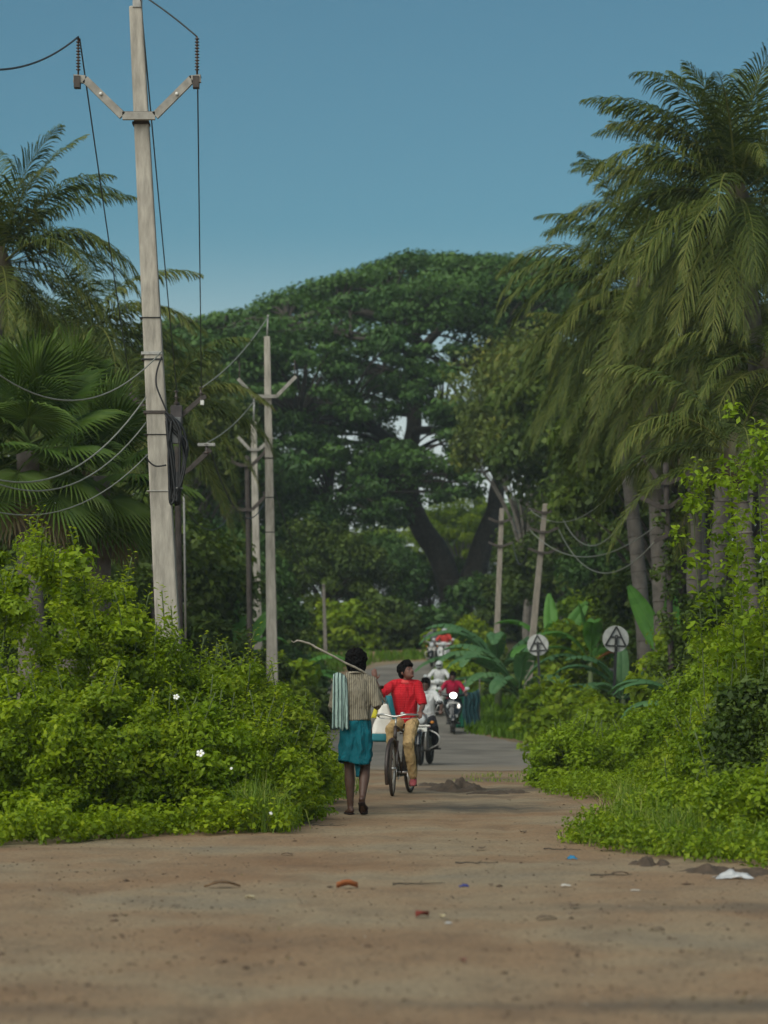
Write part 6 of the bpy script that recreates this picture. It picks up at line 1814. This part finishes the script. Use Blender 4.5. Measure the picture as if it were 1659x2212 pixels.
def rider(label, pos, rz, shirt, trousers, lean=.0, hair='short', helmet=None, scooter_=False, skin=None, look=(0, 0), sleeves=.95, shoes=None, vox=.012):
    """seated rider in the vehicle's own frame (forward = -y here), grips at the vehicle's grips"""
    fr = lambda f_, l_, z_: Matrix.Rotation(rz, 3, 'Z') @ Vector((f_, l_, z_))
    sx = -.24 if scooter_ else -.20
    sz = .86
    g_f, g_l, g_z = (.33, .335, 1.045) if scooter_ else (.28, .335, 1.02)
    sh_z = sz + .50
    # l = +y local; when heading towards the camera +y local is picture right
    J = dict(pelvis=fr(sx, 0, sz + .03), waist=fr(sx + .03, 0, sz + .17), chest=fr(sx + .07, 0, sz + .36), neck=fr(sx + .10, 0, sz + .52), head=fr(sx + .13, 0, sz + .64),
             sh_a=fr(sx + .09, -.17, sh_z - .03), el_a=fr(sx + .26, -.33, sz + .26), wr_a=fr(g_f - .03, -g_l, g_z), sh_b=fr(sx + .09, .17, sh_z - .03), el_b=fr(sx + .26, .33, sz + .26), wr_b=fr(g_f - .03, g_l, g_z))
    kn_z = .74 if scooter_ else .70
    for k, s in (('a', -1), ('b', 1)):
        J['hip_' + k] = fr(sx + .02, .09 * s, sz)
        J['kn_' + k] = fr(.22 if scooter_ else .18, (.12 if scooter_ else .21) * s, kn_z)
        J['an_' + k] = fr(.20 if scooter_ else -.04, (.11 if scooter_ else .21) * s, .375 if scooter_ else .385)
        J['toe_' + k] = fr(.36 if scooter_ else .12, (.12 if scooter_ else .23) * s, .315 if scooter_ else .33)
    yaw0 = rz - math.pi * 1.5
    e, H, r_ = person(label, pos, J, dict(skin=skin or SKIN, shirt=shirt, trousers=trousers), vox, (yaw0 + look[0], look[1]), False, sleeves, 1.9,
                   hands={'a': (fr(1, -.1, -.1), vv(0, 0, 1), 1.0, 1), 'b': (fr(1, .1, -.1), vv(0, 0, 1), 1.0, -1)}, helmet=helmet, shoes=shoes, collar=not helmet, group=None, shirt_drop=.04, hair=hair)
    return e

WSH = cloth('shirt_white', (.55, .55, .55), .06); DTR = cloth('trousers_dark', (.02, .02, .024), .25); MAROON = cloth('shirt_crimson', (.34, .010, .04), .2); SHOE = plain('shoe_dark', (.02, .018, .018), .6, .2, 10)
toward = R(-90)
p1 = (xat(918, 45.4), 45.4, .012)
a1 = R(-99)
motorcycle('dark motorcycle half hidden behind the cyclist', p1, a1)
rider('motorcyclist in white shirt and dark trousers behind the cyclist', p1, a1, WSH, DTR, shoes=SHOE)
y2 = 63.8
p2 = (xat(978, y2), y2, g(y2) + .012)
scooter('dark scooter with its headlamp lit on the road', p2, toward, PBLK, True)
rider('rider in crimson shirt on the headlit scooter', p2, toward, MAROON, DTR, scooter_=True, shoes=SHOE, sleeves=1.3)
y3 = 72.5
p3 = (xat(948, y3), y3, g(y3) + .012)
scooter('pale scooter behind the headlit one', p3, R(-96), PWHT, False)
rider('rider in white shirt and helmet on the pale scooter', p3, R(-96), WSH, plain('trousers_grey', (.2, .2, .2), .85, .2, 8), scooter_=True, shoes=SHOE, helmet=plain('helmet_silver', (.42, .44, .44), .35, .1, 6, spec=.5))
y4 = 94.0
p4 = (xat(938, y4), y4, g(y4) + .012)
motorcycle('far motorcycle coming round the bend', p4, R(-100))
rider('far motorcyclist in dark grey shirt at the bend', p4, R(-100), plain('shirt_grey', (.13, .13, .14), .85, .2, 8), DTR, shoes=SHOE, helmet=plain('helmet_beige', (.40, .38, .34), .4, .1, 6))
y5 = 92.6
p5 = (xat(960, y5), y5, g(y5) + .012)
scooter('far pale scooter beside the motorcycle at the bend', p5, R(-97), PWHT, False)
rider('far rider in red shirt and grey helmet at the bend', p5, R(-97), plain('shirt_brick', (.45, .04, .03), .85, .2, 8), DTR, scooter_=True, shoes=SHOE, helmet=plain('helmet_grey', (.40, .41, .42), .4, .1, 6))

# ------------------------------------------------------------------ small things on the ground
def gz(x, y):
    return float(.016 * max(0, min(1, (40 - y) / 5)) * (noise.noise((x * .9, y * .7, 0)) + .6 * noise.noise((x * 2.7, y * 2.2, 4))))
MUD = plain('dark_soil', (.075, .052, .034), .95, .35, 14, .8)
def mound(label, u, v, wx, wy, h, seed):
    y = EYE * FOC / (v - HV); x = xat(u, y)
    mb = MB(); rows = []
    for j in range(25):
        row = []
        for i in range(33):
            a, b = (i / 32 - .5) * 2, (j / 24 - .5) * 2
            r2 = a * a + b * b
            k = max(0, 1 - r2) ** .8
            z = h * k * (.55 + .9 * noise.noise((a * 2.2 + seed, b * 2.2, 1)) + .5 * noise.noise((a * 6, b * 6, seed))) - .012
            row.append(Vector((a * wx, b * wy, z)))
        rows.append(row)
    mb.sheet(rows)
    o = mb.build('soil_mound', MUD, None, loc=(x, y, gz(x, y)))
    tag(o, label, 'soil mound', 'heaps of dark soil on the track')
mound('largest heap of dark soil on the track beside the bicycle', 985, 1706, .42, .8, .17, 3)
mound('low ridge of dark soil right of the largest heap', 1090, 1712, .5, .5, .06, 8)
mound('small smear of dark soil between bicycle and heap', 925, 1696, .25, .5, .05, 12)
mound('clod of dark soil under the right weeds', 1405, 1868, .16, .25, .07, 21)
mound('dark soil spread at the right edge beneath the weeds', 1560, 1884, .40, .3, .06, 30)

def stones(n, area, smin, smax, name, label, cols, flat=.6):
    """loose stones: low octahedra, each different"""
    x0, x1, y0, y1 = area
    yy = 1 / rng.uniform(1 / y1, 1 / y0, n); xx = rng.uniform(-1, 1, n) * (yy * .17 + .1)
    keep = (xx > x0) & (xx < x1)
    xx, yy = xx[keep], yy[keep]; n = len(xx)
    s = smin + (smax - smin) * rng.uniform(0, 1, n) ** 4
    base = np.array([(1, 0, 0), (0, 1, 0), (-1, 0, 0), (0, -1, 0), (0, 0, 1), (0, 0, -.6)], float)
    V = base[None] * (1 + rng.uniform(-.35, .35, (n, 6, 1)))
    a = rng.uniform(0, 6.28, n); ca, sa = np.cos(a), np.sin(a)
    X = V[..., 0] * rng.uniform(.8, 1.6, n)[:, None]; Yv = V[..., 1]
    Vx = X * ca[:, None] - Yv * sa[:, None]; Vy = X * sa[:, None] + Yv * ca[:, None]
    z0 = np.array([gz(x, y) for x, y in zip(xx, yy)])
    V = np.stack([Vx * s[:, None] + xx[:, None], Vy * s[:, None] + yy[:, None], V[..., 2] * s[:, None] * flat + (z0 + s * .2)[:, None]], -1).reshape(-1, 3)
    fc = np.array([(0, 1, 4), (1, 2, 4), (2, 3, 4), (3, 0, 4), (1, 0, 5), (2, 1, 5), (3, 2, 5), (0, 3, 5)])
    Fc = (np.arange(n)[:, None, None] * 6 + fc[None]).reshape(-1, 3)
    o = obj(name, mesh_np(name, V, Fc, leafy(name + '_tone', cols, 0.0, .95), np.repeat(rng.uniform(0, 1, n), 8)))
    tag(o, label, 'stones', kind='stuff')
stones(7000, (-3.4, 3.2, 7.6, 40), .002, .010, 'pebbles', 'loose pebbles and grit strewn over the dirt track', [(.07, .05, .035), (.13, .09, .062), (.2, .15, .105), (.3, .25, .19)])
stones(260, (-3.2, 3.0, 9, 36), .008, .022, 'clods', 'scattered earth clods on the dirt track', [(.05, .032, .022), (.10, .065, .045), (.16, .11, .075)], .45)

n_ = 700
yy = 1 / rng.uniform(1 / 34, 1 / 8.2, n_); xx = rng.uniform(-1, 1, n_) * yy * .17
edge = rng.uniform(0, 1, n_) < .35 + .5 * (np.abs(xx) > yy * .09)
xx, yy = xx[edge], yy[edge]
pp = np.stack([xx, yy, np.array([gz(a, b) for a, b in zip(xx, yy)]) + .006], 1)
v_, f_ = leaves(pp, norm(np.array([0, 0, 1.0]) + unit(len(pp)) * .35), .026, .45)
ll_ = obj('leaf_litter', mesh_np('leaf_litter', v_, f_, leafy('litter_tone', [(.05, .03, .02), (.12, .075, .045), (.22, .15, .08), (.1, .1, .03)], .1), rng.uniform(0, 1, len(pp))))
tag(ll_, 'tiny dry leaf fragments scattered over the dirt', 'leaf litter', kind='stuff')

def litter_leaf(label, u, v, size, col, name='dry_leaf', tilt=.25):
    y = EYE * FOC / (v - HV); x = xat(u, y)
    mb = MB(); rows = []
    for t in np.linspace(0, 1, 8):
        w = size * .32 * math.sin(math.pi * t) ** .8 + .0008
        rows.append([Vector(((t - .5) * size, w * s, size * (tilt * abs(s) + .12 * math.sin(t * 3.1) + .05 * noise.noise((t * 4, s * 3, u))))) for s in (-1, -.5, 0, .5, 1)])
    mb.sheet(rows)
    o = mb.build(name, plain('litter_%d' % int(u), col, .8, .3, 30), None, loc=(x, y, gz(x, y) + .006), solid=.0015, rot=(0, 0, rng.uniform(0, 3)))
    tag(o, label, 'leaf', 'fallen leaves on the track')
    return o
litter_leaf('orange-brown fallen leaf in the middle of the dirt', 750, 1922, .13, (.30, .10, .035))
litter_leaf('curled dark red fallen leaf nearest the photographer', 912, 1981, .10, (.20, .035, .022), tilt=.2)
litter_leaf('long brown leaf strip on the dirt under the left thicket', 480, 1916, .22, (.17, .10, .05), tilt=.05)
litter_leaf('reddish fallen leaf by the curled red one', 1000, 2085, .05, (.17, .07, .05))
litter_leaf('pale flat leaf scrap on the dirt left of centre', 540, 1944, .06, (.45, .38, .24))
litter_leaf('yellowish leaf scrap on the dirt right of the red leaf', 955, 1984, .05, (.5, .42, .25))
for i, (u, v, s) in enumerate(((1040, 1838, .10), (1180, 1985, .12), (1240, 1960, .10), (1340, 1890, .12), (380, 1960, .06), (200, 1932, .05), (620, 1846, .10), (1130, 1800, .1), (1420, 2010, .08), (1060, 1915, .05))):
    litter_leaf('small dark dry leaf lying flat on the dirt', u, v, s * .95, (.12, .08, .05), tilt=.04)
def scrap(label, u, v, size, mat, cat, name, h=.4, seed=0):
    y = EYE * FOC / (v - HV); x = xat(u, y)
    mb = MB(); rows = []
    for j in range(15):
        row = []
        for i in range(19):
            a, b = i / 18 - .5, j / 14 - .5
            z = size * h * (.5 + .8 * noise.noise((a * 4 + seed, b * 4, 2)) + .4 * noise.noise((a * 9, b * 9, seed))) * (1 - 2.6 * (a * a + b * b))
            k = 1 + .35 * noise.noise((a * 3, b * 3, seed + 5))
            row.append(Vector((a * size * k, b * size * .7 * k, max(0, z))))
        rows.append(row)
    mb.sheet(rows)
    o = mb.build(name, mat, None, loc=(x, y, gz(x, y) + .004), solid=.001)
    tag(o, label, cat, 'plastic litter by the track')
scrap('crumpled white plastic bag at the right edge below the weeds', 1585, 1900, .22, plain('litter_white', (.44, .44, .44), .5, .15, 12), 'plastic bag', 'plastic_bag', .24, 2)
scrap('bright blue plastic scrap under the tip of the right weeds', 1236, 1856, .075, plain('litter_blue', (.02, .16, .30), .5, .2, 12), 'plastic scrap', 'plastic_scrap', .4, 5)
scrap('small dark blue plastic scrap in the open dirt', 1003, 1916, .06, plain('litter_navy', (.03, .035, .16), .4, .3, 12), 'plastic scrap', 'plastic_scrap', .35, 9)
scrap('pale crumpled wrapper between the blue scrap and the white bag', 1222, 1913, .06, plain('litter_pale', (.5, .47, .42), .5, .1, 12), 'wrapper', 'wrapper', .25, 13)
scrap('small white wrapper on the dirt right of the red leaf', 968, 1993, .035, plain('litter_white', (.58, .58, .58)), 'wrapper', 'wrapper', .25, 17)
scrap('flat pale wrapper just below the white plastic bag', 1372, 1926, .05, plain('litter_pale', (.5, .47, .42)), 'wrapper', 'wrapper', .15, 19)
def twig(label, u, v, L, seed):
    y = EYE * FOC / (v - HV); x = xat(u, y)
    pts = [Vector(((t - .5) * L, .04 * L * noise.noise((t * 3, seed, 0)), .012 + .01 * noise.noise((t * 5, seed, 4)))) for t in np.linspace(0, 1, 9)]
    mb = MB(); mb.tube(pts, list(np.linspace(.006, .002, 9)), 6); mb.tube([pts[4], pts[4] + Vector((.1 * L, .12 * L, .015))], [.003, .0015], 5)
    tag(mb.build('twig', BARK, None, loc=(x, y, gz(x, y)), rot=(0, 0, rng.uniform(-.4, .4))), label, 'twig', 'fallen twigs')
twig('dark twig on the dirt left of the walking man\'s feet', 712, 1786, .32, 1)
twig('thin twig behind the dark blue scrap', 1030, 1870, .3, 2)
twig('twig pointing at the white plastic bag', 1320, 1893, .28, 3)
twig('twig on the dirt just left of the dark blue scrap', 905, 1913, .35, 4)
twig('twig lying by the tip of the right weeds', 1215, 1836, .3, 5)

# ------------------------------------------------------------------ air
hm, nt, p_, out_ = new_mat('air')
nt.nodes.remove(p_)
pv = nt.nodes.new('ShaderNodeVolumePrincipled')
pv.inputs['Color'].default_value = (.78, .90, .95, 1)
pv.inputs['Density'].default_value = .0004
pv.inputs['Anisotropy'].default_value = 0.0
nt.links.new(pv.outputs[0], out_.inputs['Volume'])
hb_ = MB(); hb_.box((0, 320, 19), (820, 780, 40))
ho = hb_.build('haze', hm, None, smooth=False)
tag(ho, 'thin moist haze in the air between the trees', 'haze', kind='stuff')
